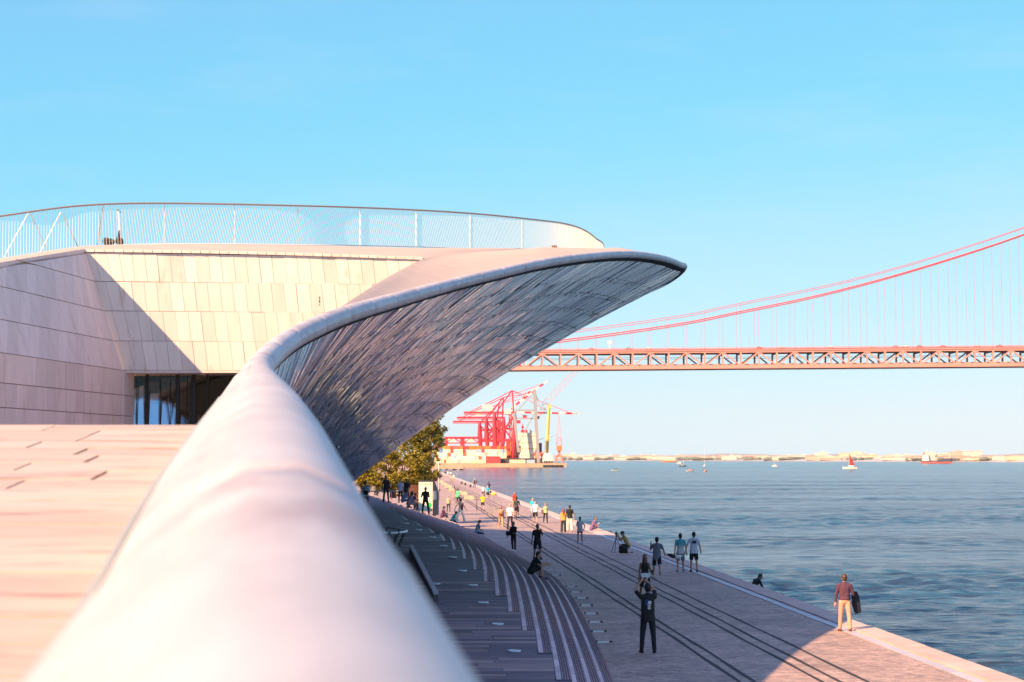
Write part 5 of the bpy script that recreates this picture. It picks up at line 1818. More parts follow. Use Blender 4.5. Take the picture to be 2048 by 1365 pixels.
# ================================================================== PEOPLE
def capsule(m, p, q, r0, r1, n=10, rings=3):
    p, q = V(p), V(q)
    d = q - p
    L = d.length
    d = d / L if L > 1e-6 else V((0, 0, 1))
    s = d.cross(V((0, 1, 0)) if abs(d.y) < .9 else V((1, 0, 0))).normalized()
    u = d.cross(s)
    prof = [(-r0 * cos(a), r0 * sin(a)) for a in [pi / 2 * k / rings for k in range(1, rings + 1)]]
    prof += [(L + r1 * sin(a), r1 * cos(a)) for a in [pi / 2 * k / rings for k in range(0, rings)]]
    base = len(m.v)
    m.v.append(tuple(p - d * r0))
    for z, r in prof:
        for k in range(n):
            a = 2 * pi * k / n
            m.v.append(tuple(p + d * z + (s * cos(a) + u * sin(a)) * r))
    m.v.append(tuple(q + d * r1))
    e = len(m.v) - 1
    for k in range(n):
        k2 = (k + 1) % n
        m.f.append((base, base + 1 + k2, base + 1 + k))
        for i in range(len(prof) - 1):
            a, b = base + 1 + i * n, base + 1 + (i + 1) * n
            m.f.append((a + k, a + k2, b + k2, b + k))
        z = base + 1 + (len(prof) - 1) * n
        m.f.append((z + k, z + k2, e))
    m.m += [m.cur] * (len(m.f) - len(m.m))

def fuse(m, voxel, smooth=2):
    """Melts overlapping shapes into one continuous skin."""
    me = bpy.data.meshes.new('tmp')
    me.from_pydata(m.v, [], m.f)
    bmx = bmesh.new(); bmx.from_mesh(me); bmesh.ops.recalc_face_normals(bmx, faces=bmx.faces); bmx.to_mesh(me); bmx.free()
    o = bpy.data.objects.new('tmp', me); COL.objects.link(o)
    r = o.modifiers.new('r', 'REMESH'); r.mode = 'VOXEL'; r.voxel_size = voxel
    s = o.modifiers.new('s', 'SMOOTH'); s.factor = .5; s.iterations = smooth
    dg = bpy.context.evaluated_depsgraph_get()
    out = bpy.data.meshes.new_from_object(o.evaluated_get(dg))
    bpy.data.objects.remove(o); bpy.data.meshes.remove(me)
    out.polygons.foreach_set('use_smooth', [True] * len(out.polygons))
    return out

CLOTH = {}
def cloth(rgb, rough=.85):
    k = tuple(round(c, 3) for c in rgb)
    if k not in CLOTH:
        CLOTH[k] = mat('cloth_%d' % len(CLOTH), rgb, rough, noise_scale=7, noise_amt=.14, bump=.5, bump_scale=9)
    return CLOTH[k]
SKIN = {'light': mat('skin_light', (.66, .38, .28), .55), 'tan': mat('skin_tan', (.50, .27, .18), .55), 'brown': mat('skin_brown', (.26, .13, .08), .55)}
HAIR = {'black': mat('hair_black', (.012, .010, .010), .5, noise_scale=30, noise_amt=.4), 'brown': mat('hair_brown', (.09, .04, .025), .5, noise_scale=30, noise_amt=.4), 'red': mat('hair_red', (.30, .05, .02), .5, noise_scale=30, noise_amt=.4),
        'grey': mat('hair_grey', (.30, .28, .27), .6), 'blond': mat('hair_blond', (.70, .45, .20), .6)}
M_EYE = mat('eye_dark', (.02, .015, .012), .3)
M_LIP = mat('lip', (.42, .14, .12), .5)
BLACK, NAVY, WHITEC = (.012, .012, .014), (.035, .04, .09), (.82, .80, .78)

def person(label, x, yf, yt, face, shirt=None, trousers=None, skin='light', hair='black', style='short', sleeve='short', legs='long', shoe=BLACK, z=None, Hm=None,
           lt=6, lk=4, rt=-6, rk=6, spread=5, la=4, lab=9, le=10, li=0.0, ra=4, rab=9, re=10, ri=0.0, lean=0, hp=0, hy=0, seat=None, female=False, belly=1.0, hem=0.0, depth=None, group=None, name='person', roll=0, goalL=None, goalR=None, pole=(0, -.2, -1)):
    """x, yf, yt: where the feet (or seat) and the crown show in the photograph; face: heading, 0 = away from us, 180 = towards us, 90 = to the left."""
    if depth is not None:
        foot = at(x, yf, depth)
    else:
        zz = 0.0
        for _ in range(10):
            foot = on_level(x, yf, zz)
            zz = z if z is not None else ground_z(foot.x, foot.y)
        foot = on_level(x, yf, zz)
    H = Hm or max(1.5, min(1.92, (yf - yt) / F * foot.y * .99))
    k = H / 1.75
    px = H / foot.y * F
    vox = (.013 if px > 95 else .016 if px > 62 else .021 if px > 42 else .028) * k
    t = empty(name, foot, radians(face), label, 'person', group)
    R = radians
    # ---- joints
    pel = V((0, 0, .93))
    def rotx(v, a): return V((v.x, v.y * cos(a) - v.z * sin(a), v.y * sin(a) + v.z * cos(a)))
    def up(v):                                         # upper body leans about the pelvis
        w = rotx(V(v) - pel, -R(lean)); c, s = cos(R(roll)), sin(R(roll))
        w = V((w.x * c + w.z * s, w.y, -w.x * s + w.z * c))
        return w + pel
    sw = .155 if female else .178
    J = {}
    for s, n, th, kn in ((-1, 'L', lt, lk), (1, 'R', rt, rk)):
        hip = pel + V((s * .088, 0, -.03))
        a = R(th); b = R(spread)
        d = V((s * sin(b) * cos(a), sin(a), -cos(a) * cos(b))).normalized()
        knee = hip + d * .415
        a2 = R(th - kn)
        d2 = V((s * sin(b) * .6 * cos(a2), sin(a2), -cos(a2))).normalized()
        ank = knee + d2 * .405
        J['hip' + n], J['knee' + n], J['ank' + n] = hip, knee, ank
        J['foot' + n] = (V((s * .15, 1, 0)) if abs(th - kn) < 55 else V((s * .1, cos(R(th - kn)), sin(R(th - kn)) + .3))).normalized()
        if kn - th > 25: J['foot' + n] = V((0, .62, -.78))      # pushing off: heel up
    for s, n, ar, ab, el, inn in ((-1, 'L', la, lab, le, li), (1, 'R', ra, rab, re, ri)):
        sh = up((s * sw, 0, 1.395))
        a, b = R(ar - lean * .0), R(ab)
        d = V((s * sin(b), sin(a) * cos(b), -cos(a) * cos(b))).normalized()
        elb = sh + d * .285
        a2 = R(ar + el)
        d2 = V((s * (sin(b) * .5 - inn), sin(a2), -cos(a2))).normalized()
        wr = elb + d2 * .245
        J['sh' + n], J['elb' + n], J['wr' + n] = sh, elb, wr
        J['hd' + n] = d2
        goal = goalL if n == 'L' else goalR
        if goal is not None:
            g = V(goal); D_ = g - sh
            L_ = min(D_.length, .52); D_.normalize()
            c_ = (.285 ** 2 - .245 ** 2 + L_ * L_) / (2 * L_)
            h_ = sqrt(max(0, .285 ** 2 - c_ * c_))
            pl = V((s * abs(pole[0]), pole[1], pole[2])); pl = (pl - D_ * pl.dot(D_)).normalized()
            J['elb' + n] = sh + D_ * c_ + pl * h_; J['wr' + n] = sh + D_ * L_
            J['hd' + n] = (J['wr' + n] - J['elb' + n]).normalized()
    neck = up((0, 0, 1.47))
    hd = up((0, .018, 1.612)) + V((0, .05 * sin(R(hp)), -.02 * abs(sin(R(hp)))))
    hrot = Matrix.Rotation(R(hy), 3, 'Z') @ Matrix.Rotation(-R(hp) - R(lean) * .35, 3, 'X')
    # ---- drop to the ground
    if seat is None:
        low = min(J['ankL'].z, J['ankR'].z) - .075
        dz = -low
    else:
        dz = seat / k - (pel.z - .115)
    off = V((0, 0, dz))
    S = lambda v: (V(v) + off) * k
    # ---- body skin
    m = MB()
    def cap(p, q, a, b, mm=None): capsule(mm or m, S(p), S(q), a * k, b * k, 10 if px > 60 else 8)
    def ell(c, r, rot=None, mm=None): (mm or m).ball(S(c), tuple(i * k for i in r), 12, 8, rot)
    tor = Matrix.Rotation(-R(lean), 3, 'X')
    ell(up((0, 0, 1.27)), (.150, .098, .19), tor); ell(up((0, 0, 1.05)), (.135, .09, .16), tor); ell(pel, (.155, .108, .12))
    cap(up((-sw + .04, 0, 1.37)), up((sw - .04, 0, 1.37)), .05, .05)
    cap(up((0, -.005, 1.38)), hd + V((0, 0, -.06)), .054, .052)
    for n in 'LR':
        cap(J['sh' + n] + V((0, 0, -.012)), J['elb' + n], .044, .038); cap(J['elb' + n], J['wr' + n], .038, .026)
        lf = .80 if legs in ('long', 'wide') and trousers is not None else 1.0
        cap(J['hip' + n], J['knee' + n], .083 * (.85 if trousers is not None else 1), .055 * lf); cap(J['knee' + n], J['ank' + n], .053 * lf, .036)
        c1 = J['knee' + n].lerp(J['ank' + n], .30) + V((0, -.012, 0)); cap(c1, J['knee' + n].lerp(J['ank' + n], .5), .055 * lf, .045 * lf)
        hdv = J['hd' + n]; cap(J['wr' + n], J['wr' + n] + hdv * .075, .027, .032)
    hR = (.082, .101, .121)
    m.ball(S(hd), tuple(i * k for i in hR), 14, 10, hrot)
    hv = lambda v: hd + hrot @ V(v)
    cap(hv((0, .03, -.05)), hv((0, .045, -.085)), .052, .036)          # jaw and chin
    cap(hv((0, .085, .012)), hv((0, .104, -.022)), .010, .015)         # nose
    for s in (-1, 1): ell(hv((s * .078, -.005, -.008)), (.013, .024, .034), hrot)
    me = fuse(m, vox)
    # fingers, eyes and mouth join the same body
    bm_ = MB()
    for n, s in (('L', -1), ('R', 1)):
        hdv = J['hd' + n]
        side = hdv.cross(V((0, 1, .01))).normalized()
        if side.length < .5: side = V((1, 0, 0))
        curl = side.cross(hdv).normalized()
        if curl.y > 0 and hdv.z < -.3: pass
        for q, ln in enumerate((.066, .074, .070, .056)):
            b0 = J['wr' + n] + hdv * .085 + side * (.024 - .016 * q)
            b1 = b0 + hdv * ln * .55 + curl * .006
            b2 = b1 + hdv * ln * .40 + curl * .028
            bm_.tube([S(b0), S(b1), S(b2)], [.0095 * k, .0085 * k, .007 * k], 5)
        b0 = J['wr' + n] + hdv * .03 + side * .028
        bm_.tube([S(b0), S(b0 + side * .026 + hdv * .026 + curl * .012), S(b0 + side * .030 + hdv * .056 + curl * .026)], [.012 * k, .011 * k, .008 * k], 5)
    nb = len(bm_.f)
    for s in (-1, 1): bm_.ball(S(hv((s * .031, .086, .008))), (.011 * k, .006 * k, .007 * k), 6, 4)
    ne = len(bm_.f)
    bm_.ball(S(hv((0, .088, -.056))), (.022 * k, .006 * k, .005 * k), 6, 4)
    b2 = bmesh.new(); b2.from_mesh(me)
    vs = [b2.verts.new(p) for p in bm_.v]
    for i, f in enumerate(bm_.f):
        try:
            fc_ = b2.faces.new([vs[j] for j in f]); fc_.smooth = True; fc_.material_index = 0 if i < nb else 1 if i < ne else 2
        except ValueError: pass
    b2.to_mesh(me); b2.free()
    me.materials.clear()
    for q in (SKIN[skin], M_EYE, M_LIP): me.materials.append(q)
    link('body', me, t)
    def cut(me_, ends):
        """Flattens cloth beyond an end plane (sleeve, hem, shorts leg) so that it ends in a clean edge."""
        for v in me_.vertices:
            for p_, d_, rad in ends:
                w_ = v.co - p_; t_ = w_.dot(d_)
                if t_ > 0 and (w_ - d_ * t_).length < rad: v.co = v.co - d_ * (t_ - .002)
    # ---- shirt
    if shirt is not None:
        m = MB()
        bl = belly
        ell(up((0, 0, 1.27)), (.166, .112, .20), tor); ell(up((0, 0, 1.06)), (.150 * bl, .108 * bl, .17), tor)
        for s in (-1, 1) if sleeve != 'crop' else (): cap(up((s * .05, 0, 1.0)), up((s * .045, 0, .90 - hem)), .118, .138)
        if sleeve in ('short', 'long'):
            cap(up((-sw + .02, 0, 1.385)), up((sw - .02, 0, 1.385)), .064, .064)
            cap(up((0, -.005, 1.40)), up((0, 0, 1.465)), .072, .060)
            for s in (-1, 1): cap(up((s * .05, -.005, 1.43)), up((s * (sw - .02), 0, 1.395)), .050, .056)
            for s in (-1, 1): cap(up((s * .062, 0, 1.31)), up((s * .052 * bl, 0, 1.02)), .104, .104 * bl)
            for n in 'LR':
                if sleeve == 'short': cap(J['sh' + n], J['sh' + n].lerp(J['elb' + n], .72), .058, .056)
                else:
                    cap(J['sh' + n], J['elb' + n], .058, .049); cap(J['elb' + n], J['elb' + n].lerp(J['wr' + n], .88), .049, .038)
        else:
            for s in (-1, 1): cap(up((s * .085, -.02, 1.30)), up((s * .075, -.02, 1.43)), .045, .035)
            if female:
                for s in (-1, 1): ell(up((s * .07, .085, 1.27)), (.062, .05, .062))
        sm = fuse(m, vox)
        ends = []
        if seat is None: ends.append((S((0, 0, .885 - hem)) if sleeve != 'crop' else S((0, 0, .97)), V((0, 0, -1)), 9.0) if False else (S((0, 0, .885 - hem)), V((0, 0, -1)), .24 * k))
        if sleeve == 'short':
            for n in 'LR':
                d_ = (J['elb' + n] - J['sh' + n]).normalized(); ends.append((S(J['sh' + n].lerp(J['elb' + n], .74)), d_, .09 * k))
        cut(sm, ends)
        sm.materials.clear(); sm.materials.append(cloth(shirt)); link('shirt', sm, t)
    # ---- trousers, shorts
    if trousers is not None:
        m = MB()
        ell(pel + V((0, 0, .0)), (.162, .120, .125))
        for n in 'LR':
            if legs == 'long':
                cap(J['hip' + n], J['knee' + n], .095, .070); cap(J['knee' + n], J['ank' + n] + V((0, 0, .02)), .068, .056)
            elif legs == 'wide':
                cap(J['hip' + n], J['knee' + n], .098, .092); cap(J['knee' + n], J['ank' + n] + V((0, 0, .03)), .092, .098)
            else:
                cap(J['hip' + n], J['hip' + n].lerp(J['knee' + n], .86 if legs == 'shorts' else .45), .098, .090)
        tm = fuse(m, vox)
        if legs in ('shorts', 'brief'):
            f_ = .90 if legs == 'shorts' else .48
            cut(tm, [(S(J['hip' + n].lerp(J['knee' + n], f_)), (J['knee' + n] - J['hip' + n]).normalized(), .125 * k) for n in 'LR'])
        tm.materials.clear(); tm.materials.append(cloth(trousers)); link('trousers' if legs in ('long', 'wide') else 'shorts', tm, t)
    # ---- shoes
    if shoe is not None:
        for n in 'LR':
            a, f = J['ank' + n], J['foot' + n]
            dn = V((0, 0, -1)) if f.z > -.5 else V((0, -.78, -.62))
            m = MB()
            heel, toe = a + dn * .035 - f * .045, a + dn * .045 + f * .155
            capsule(m, S(heel), S(toe), .043 * k, .036 * k, 8); capsule(m, S(a), S(a + dn * .03), .045 * k, .046 * k, 8)
            m.beam(S(heel + dn * .032 - f * .03), S(toe + dn * .022 + f * .03), .085 * k, .02 * k)
            m.build('shoe', cloth(shoe, .5), t, smooth=True)
    # ---- hair or hat
    hm_ = HAIR[hair]
    m = MB()
    if style != 'bald':
        m.ball(S(hv((0, -.020, .026))), tuple(i * k for i in (.089, .104, .112)), 14, 9, hrot)
        m.ball(S(hv((0, -.042, -.028))), tuple(i * k for i in (.076, .068, .072)), 10, 7, hrot)
        if style in ('long', 'longer'):
            e = .30 if style == 'longer' else .20
            base_ = hv((0, -.055, -.02))
            capsule(m, S(base_), S(V((base_.x, base_.y - .02, base_.z - e)) if lean < 20 else base_ + V((0, -.05, -e * .7))), .085 * k, .07 * k)
            for s in (-1, 1): capsule(m, S(hv((s * .068, -.02, .02))), S(hv((s * .075, -.01, -.14))), .026 * k, .022 * k)
        if style == 'bun': m.ball(S(hv((0, -.10, .06))), .05 * k)
        if style == 'tail': capsule(m, S(hv((0, -.10, .03))), S(hv((.01, -.13, -.15))), .035 * k, .02 * k)
        hmesh = fuse(m, vox * 1.1, 1) if style != 'short' or px > 50 else m.mesh('hair', hm_, True)
        hmesh.materials.clear(); hmesh.materials.append(hm_); link('hair', hmesh, t)
    return t, S, J, hv

def wpt(p, q): return p[0].matrix_world @ q if False else Matrix.LocRotScale(p[0].location, p[0].rotation_euler, None) @ V(q)
def hand(p, n): return wpt(p, p[1](p[2]['wr' + n] + p[2]['hd' + n] * .09))
def cap_hat(p, rgb, brim=True):
    t, S, J, hv = p
    m = MB()
    m.ball(S(hv((0, -.008, .035))), (.090, .104, .096), 12, 8)
    if brim: m.ball(S(hv((0, .115, .035))), (.075, .075, .012), 10, 4)
    m.build('cap', cloth(rgb), t, smooth=True)
def glasses(p):
    t, S, J, hv = p
    m = MB()
    for s in (-1, 1): m.ball(S(hv((s * .033, .092, .010))), (.028, .012, .020), 8, 5)
    m.tube([S(hv((-.03, .1, .012))), S(hv((.03, .1, .012)))], .005, 4)
    m.build('sunglasses', M_EYE, t, smooth=True)
def prop(name, label, cat, mb_, m, smooth=True, loc=None):
    o = mb_.build(name, m, smooth=smooth); tag(o, label, cat)
    if loc is not None: o.location = loc
    return o
def phone(p, n, label, tilt=0):
    c = hand(p, n)
    m = MB(); m.box((0, 0, 0), (.075, .012, .15)); o = m.build('phone', M_DARK); o.location = c + V((0, 0, .03)); o.rotation_euler = (0, tilt, p[0].rotation_euler.z)
    tag(o, label, 'phone')
def bag(c, w, d, h, rgb, label, rz=0, strap=None, name='bag'):
    t = empty(name, c, rz, label, 'bag')
    m = MB(); m.ball((0, 0, 0), (w / 2 * 1.35, d / 2 * 1.2, h / 2 * 1.35), 12, 10)
    for i, (x, y, z) in enumerate(m.v): m.v[i] = (max(-w / 2, min(w / 2, x)), y, max(-h / 2, min(h / 2, z)))
    m.build('pouch', cloth(rgb, .7), t, smooth=True)
    if strap:
        m = MB(); m.tube([V((-w * .35, 0, h * .4)), V(strap) * .5 + V((-.05, 0, 0)), V(strap)], .012, 5); m.tube([V((w * .35, 0, h * .4)), V(strap) * .5 + V((.05, 0, 0)), V(strap)], .012, 5); m.build('strap', cloth(rgb, .7), t)
    return t

def jacket(c, rgb, label, h=.55, w=.22, lean_=(0, 0), name='jacket'):
    m = MB()
    rj = random.Random(len(label))
    rows = []
    for k in range(9):
        f = k / 8
        ww = w * (.35 + .75 * sin(pi * (.15 + .62 * f)))
        rows.append([V((lean_[0] * f + ww * cos(2 * pi * q / 14) * (1 + .18 * sin(5 * 2 * pi * q / 14 + k)), lean_[1] * f + ww * .40 * sin(2 * pi * q / 14) * (1 + .2 * sin(3 * 2 * pi * q / 14)), -h * f * (1 + .05 * rj.uniform(-1, 1)))) for q in range(15)])
    m.grid(rows)
    m.add([rows[0][q] for q in range(14)], [tuple(range(14))]); m.add([rows[-1][q] for q in range(14)], [tuple(range(14))[::-1]])
    o = m.build(name, cloth(rgb)); o.location = c
    return tag(o, label, 'jacket')

def bicycle(c, rz, label, rgb=(.03, .03, .035), scale=1.0, tilt=0):
    t = empty('bicycle', c, rz, label, 'bicycle'); t.scale = (scale,) * 3; t.rotation_euler = (0, tilt, rz)
    R_ = .34
    for y in (-.52, .52):
        w = MB(); w.tube([(0, y + R_ * cos(2 * pi * q / 20), R_ + R_ * sin(2 * pi * q / 20)) for q in range(20)], .022, 6, closed=True)
        o = w.build('wheel', M_DARK, t, smooth=True)
        s = MB()
        for q in range(8): s.tube([(0, y, R_), (0, y + R_ * cos(2 * pi * q / 8), R_ + R_ * sin(2 * pi * q / 8))], .004, 3)
        s.build('spokes', M_GREY, o)
    f = MB()
    bb, st, ht, hb = V((0, -.08, .30)), V((0, -.22, .80)), V((0, .34, .84)), V((0, .38, .68))
    for a, b in ((bb, st), (bb, hb), (st.lerp(bb, .1), ht), (bb, V((0, -.52, R_))), (st.lerp(bb, .1), V((0, -.52, R_))), (ht, hb), (hb, V((0, .52, R_)))): f.tube([a, b], .018, 6)
    f.build('frame', cloth(rgb, .4), t)
    f = MB(); f.tube([ht, (0, .36, .98)], .015, 5); f.tube([(-.30, .28, 1.0), (-.2, .36, 1.0), (.2, .36, 1.0), (.30, .28, 1.0)], .016, 6); f.build('handlebar', M_DARK, t)
    f = MB(); f.tube([st, (0, -.24, .92)], .014, 5); f.ball((0, -.24, .94), (.07, .13, .035), 8, 5); f.build('saddle', M_DARK, t, smooth=True)
    f = MB(); f.tube([(-.10, -.08, .30), (.10, -.08, .30)], .012, 5); f.box((-.13, -.08, .22), (.08, .05, .02)); f.box((.13, -.08, .38), (.08, .05, .02)); f.build('pedals', M_GREY, t)
    return t

WALK = dict(lt=20, lk=6, rt=-16, rk=16, la=-14, ra=16, le=14, re=18)
WALK2 = dict(lt=-15, lk=14, rt=20, rk=6, la=16, ra=-14, le=18, re=14)

# ---- the near promenade
P = person('man walking away in purple shirt and tan trousers, jacket over his arm', 1690, 1263, 1147, -6, (.10, .035, .07), (.64, .33, .235), 'light', 'brown', 'short', 'long', 'long', (.16, .04, .03), spread=5, lt=6, lk=3, rt=-7, rk=4, la=2, lab=14, le=8, ra=8, rab=16, re=72, ri=.15, hem=-.09)
jk = hand(P, 'R'); jacket(jk + V((.05, -.06, .12)), (.02, .02, .03), 'dark jacket hanging from the arm of the purple-shirted man', .62, .105, (.09, -.02))
m = MB(); m.tube([P[1](V((.166 * cos(2 * pi * q / 20), .126 * sin(2 * pi * q / 20), .972))) for q in range(20)], .014, 5, closed=True); m.build('belt', cloth((.10, .03, .03)), P[0])

P = person('man in black taking a photo, skull print on his shirt back', 1296, 1306, 1165, 0, BLACK, (.014, .014, .018), 'tan', 'black', 'short', 'short', 'long', BLACK, spread=6, lt=1, lk=1, rt=-1, rk=1, goalL=(-.17, .26, 1.74), goalR=(.02, .30, 1.74), pole=(.9, .1, -.6), hp=-4, hy=8, hem=.10, belly=1.12)
c = (hand(P, 'L') + hand(P, 'R')) / 2
m = MB(); m.box((0, 0, 0), (.16, .012, .08)); o = m.build('phone', M_DARK); o.location = c + V((0, .03, .01)); tag(o, 'phone held up by the man in the black skull shirt', 'phone')
# the print on the shirt back: white skull, blue figure eight
t, S, J, hv = P
def on_back(u, w):                                    # a point on the cloth of the back
    return S(V((u, -.112 - .016 * (1 - (u / .17) ** 2) - (.010 if w > 1.2 else .004), w)))
def patch(name, pts, mt, lift=0.0):
    m = MB(); vs = [on_back(u, w) + V((0, -lift, 0)) for u, w in pts]; c_ = sum(vs, V()) / len(vs)
    m.add(vs + [c_] + [v + V((0, .02, 0)) for v in vs], [(i, (i + 1) % len(vs), len(vs)) for i in range(len(vs))] + [(i, len(vs) + 1 + i, len(vs) + 1 + (i + 1) % len(vs), (i + 1) % len(vs)) for i in range(len(vs))])
    return m.build(name, mt, t)
M_PW, M_PB = mat('print_white', (.78, .76, .74), .8), mat('print_blue', (.03, .14, .50), .8)
circ = lambda u, w, a, b, n=16: [(u + a * cos(2 * pi * q / n), w + b * sin(2 * pi * q / n)) for q in range(n)]
patch('print_skull', [(.005, 1.30), (.075, 1.30), (.078, 1.24), (.070, 1.20), (.060, 1.165), (.02, 1.15), (-.01, 1.17), (-.02, 1.21), (-.01, 1.26)], M_PW, .004)
patch('print_jaw', [(-.012, 1.145), (.062, 1.145), (.070, 1.12), (.050, 1.095), (.015, 1.09), (-.015, 1.11)], M_PW, .004)
patch('print_eye', circ(.048, 1.215, .018, .014), M_INK, .008); patch('print_eye', circ(.005, 1.205, .016, .014), M_INK, .008); patch('print_nose', [(.026, 1.195), (.036, 1.170), (.016, 1.170)], M_INK, .008)
for q in range(5): patch('print_tooth', [(-.004 + .013 * q, 1.14), (.000 + .013 * q, 1.14), (.0 + .013 * q, 1.115), (-.004 + .013 * q, 1.115)], M_INK, .008)
m = MB(); m.tube([on_back(-.030 + .030 * cos(a_), 1.29 + .040 * sin(a_)) for a_ in [2 * pi * q / 18 for q in range(18)]], .010, 5, closed=True); m.tube([on_back(-.045 + .034 * cos(a_), 1.215 + .040 * sin(a_)) for a_ in [2 * pi * q / 18 for q in range(13)]], .010, 5); m.build('print_figure', M_PB, t)
m = MB(); m.tube([S(J['wrL'] - J['hdL'] * .03 + V((.034 * cos(2 * pi * q / 10), 0, .034 * sin(2 * pi * q / 10)))) for q in range(10)], .009, 5, closed=True); m.build('watch', M_DARK, t)

P = person('woman in sunglasses walking towards us, white jacket tied at her waist', 1290, 1199, 1106, 184, BLACK, BLACK, 'brown', 'black', 'longer', 'crop', 'shorts', (.25, .5, .62), female=True, **dict(WALK, le=72, la=8, ra=-6, re=10), hp=12)
glasses(P); phone(P, 'L', 'phone in the hand of the woman in sunglasses')
t, S, J, hv = P
m = MB()
for q in range(5): capsule(m, S((-.12 + .06 * q, .10 + .02 * sin(q), 1.0)), S((-.14 + .07 * q, .13, .90 - .06 * (2 - abs(q - 2)))), .042, .034, 8)
m.tube([S((.165 * cos(2 * pi * q / 16), .125 * sin(2 * pi * q / 16), 1.0)) for q in range(16)], .035, 6, closed=True)
sm = fuse(m, .018); sm.materials.clear(); sm.materials.append(cloth(WHITEC)); o = link('tied_jacket', sm); o.location = t.location; o.rotation_euler = t.rotation_euler
tag(o, 'white jacket tied round the waist of the woman in sunglasses', 'jacket')

P = person('man walking away in grey shirt, hand at his ear', 1314, 1155, 1073, -4, (.17, .17, .21), BLACK, 'tan', 'black', 'short', 'short', 'shorts', (.55, .45, .32), lt=8, lk=4, rt=-22, rk=40, la=40, lab=20, le=110, li=.25, ra=10, rab=24, re=42, hem=.12, belly=1.10)
o = jacket(hand(P, 'R') + V((.10, 0, .05)), (.02, .02, .025), 'black jacket with white lining held out by the grey-shirted man', .34, .09, (.30, 0)); o.rotation_euler = (0, radians(-28), 0)
o = jacket(hand(P, 'R') + V((.42, -.02, -.04)), WHITEC, 'white sleeve end of the jacket in the grey-shirted man hand', .20, .09, (.16, 0)); o.rotation_euler = (0, radians(-45), 0)
m = MB(); capsule(m, P[1](P[2]['hipL']), P[1](P[2]['hipL'].lerp(P[2]['kneeL'], .95)), .092, .07); capsule(m, P[1](P[2]['hipR']), P[1](P[2]['hipR'].lerp(P[2]['kneeR'], .95)), .092, .07); m.build('undershorts', cloth((.50, .55, .68)), P[0], smooth=True)

P = person('man in teal and white gradient shirt walking away', 1361, 1144, 1066, 2, (.10, .40, .42), (.15, .19, .22), 'tan', 'black', 'short', 'short', 'shorts', (.10, .30, .48), lt=-8, lk=8, rt=9, rk=4, la=2, lab=10, le=12, ra=4, rab=15, re=8, hem=.06)
gm = bpy.data.materials.new('cloth_gradient'); gm.use_nodes = True
_N, _L = gm.node_tree.nodes, gm.node_tree.links
_tc = _N.new('ShaderNodeTexCoord'); _sp = _N.new('ShaderNodeSeparateXYZ'); _nz = _N.new('ShaderNodeTexNoise'); _nz.inputs['Scale'].default_value = 5
_ad = _N.new('ShaderNodeMath'); _ad.operation = 'MULTIPLY_ADD'; _ad.inputs[1].default_value = .18
_mr = _N.new('ShaderNodeMapRange'); _mr.inputs['From Min'].default_value = 1.08; _mr.inputs['From Max'].default_value = 1.34
_cr = _N.new('ShaderNodeValToRGB'); _cr.color_ramp.elements[0].color = (.62, .56, .56, 1); _cr.color_ramp.elements[1].color = (.06, .36, .40, 1)
_L.new(_tc.outputs['Object'], _sp.inputs[0]); _L.new(_tc.outputs['Object'], _nz.inputs['Vector']); _L.new(_nz.outputs['Fac'], _ad.inputs[0]); _L.new(_sp.outputs['Z'], _ad.inputs[2]); _L.new(_ad.outputs[0], _mr.inputs['Value'])
_L.new(_mr.outputs[0], _cr.inputs[0]); _L.new(_cr.outputs[0], _N['Principled BSDF'].inputs['Base Color']); _N['Principled BSDF'].inputs['Roughness'].default_value = .85
for ch in P[0].children:
    if ch.name.startswith('shirt'): ch.data.materials[0] = gm
P = person('man in white shirt with black square on the back, black shorts', 1388, 1144, 1063, 0, (.62, .62, .70), BLACK, 'tan', 'black', 'short', 'short', 'shorts', (.06, .06, .07), lt=4, lk=2, rt=-6, rk=10, la=4, lab=26, le=6, ra=6, rab=17, re=20, spread=3, hem=.08)
t, S, J, hv = P
m = MB(); m.box(S((.015, -.1255, 1.30)), (.19, .02, .13)); m.build('print_square', mat('print_dark', (.03, .035, .06), .8), t)

P = person('photographer in ochre shirt kneeling behind a camera on a tripod', 1256, 1106, 1067, 100, (.50, .34, .10), BLACK, 'tan', 'black', 'short', 'short', 'shorts', BLACK, Hm=1.75, seat=.28, lean=24, lt=95, lk=125, rt=30, rk=120, goalL=(-.12, .52, 1.42), goalR=(.1, .54, 1.40), hp=8)
cap_hat(P, BLACK, True)
c = P[0].location + V((-.62, -.08, 0))
tp = empty('camera_tripod', c, 0, 'camera on a black tripod before the kneeling photographer', 'camera')
for a_ in (0.3, 2.4, 4.4):
    m = MB(); m.tube([(0, 0, .80), (.34 * cos(a_), .34 * sin(a_), 0)], .016, 5); m.build('leg', M_DARK, tp)
m = MB(); m.tube([(0, 0, .78), (0, 0, .92)], .03, 6); m.build('head', M_DARK, tp)
m = MB(); m.box((0, 0, 1.0), (.12, .15, .14)); m.box((0, 0, 1.1), (.06, .08, .06)); m.tube([(0, .07, 1.0), (0, .2, 1.0)], .05, 10); m.build('camera_body', M_DARK, tp)
m = MB(); m.box((.05, -.075, .96), (.05, .02, .07)); m.build('bright_panel', M_WHITE, tp)  # display on the camera back
bag(P[0].location + V((-.26, -.30, .19)), .46, .30, .38, BLACK, 'bulky black camera bag on the ground at the photographer knees')

P = person('dark figure sitting below the river edge, only head and shoulders showing', 1556, 1202, 1171, -60, BLACK, BLACK, 'brown', 'black', 'short', 'long', 'long', BLACK, z=-.62, Hm=1.72, seat=.02, lean=38, lt=80, lk=95, rt=80, rk=95, la=20, ra=20, le=20, re=20, hp=25)
P[0].location = V((edge_x(81.0, 14.25), 81.0, -.48))

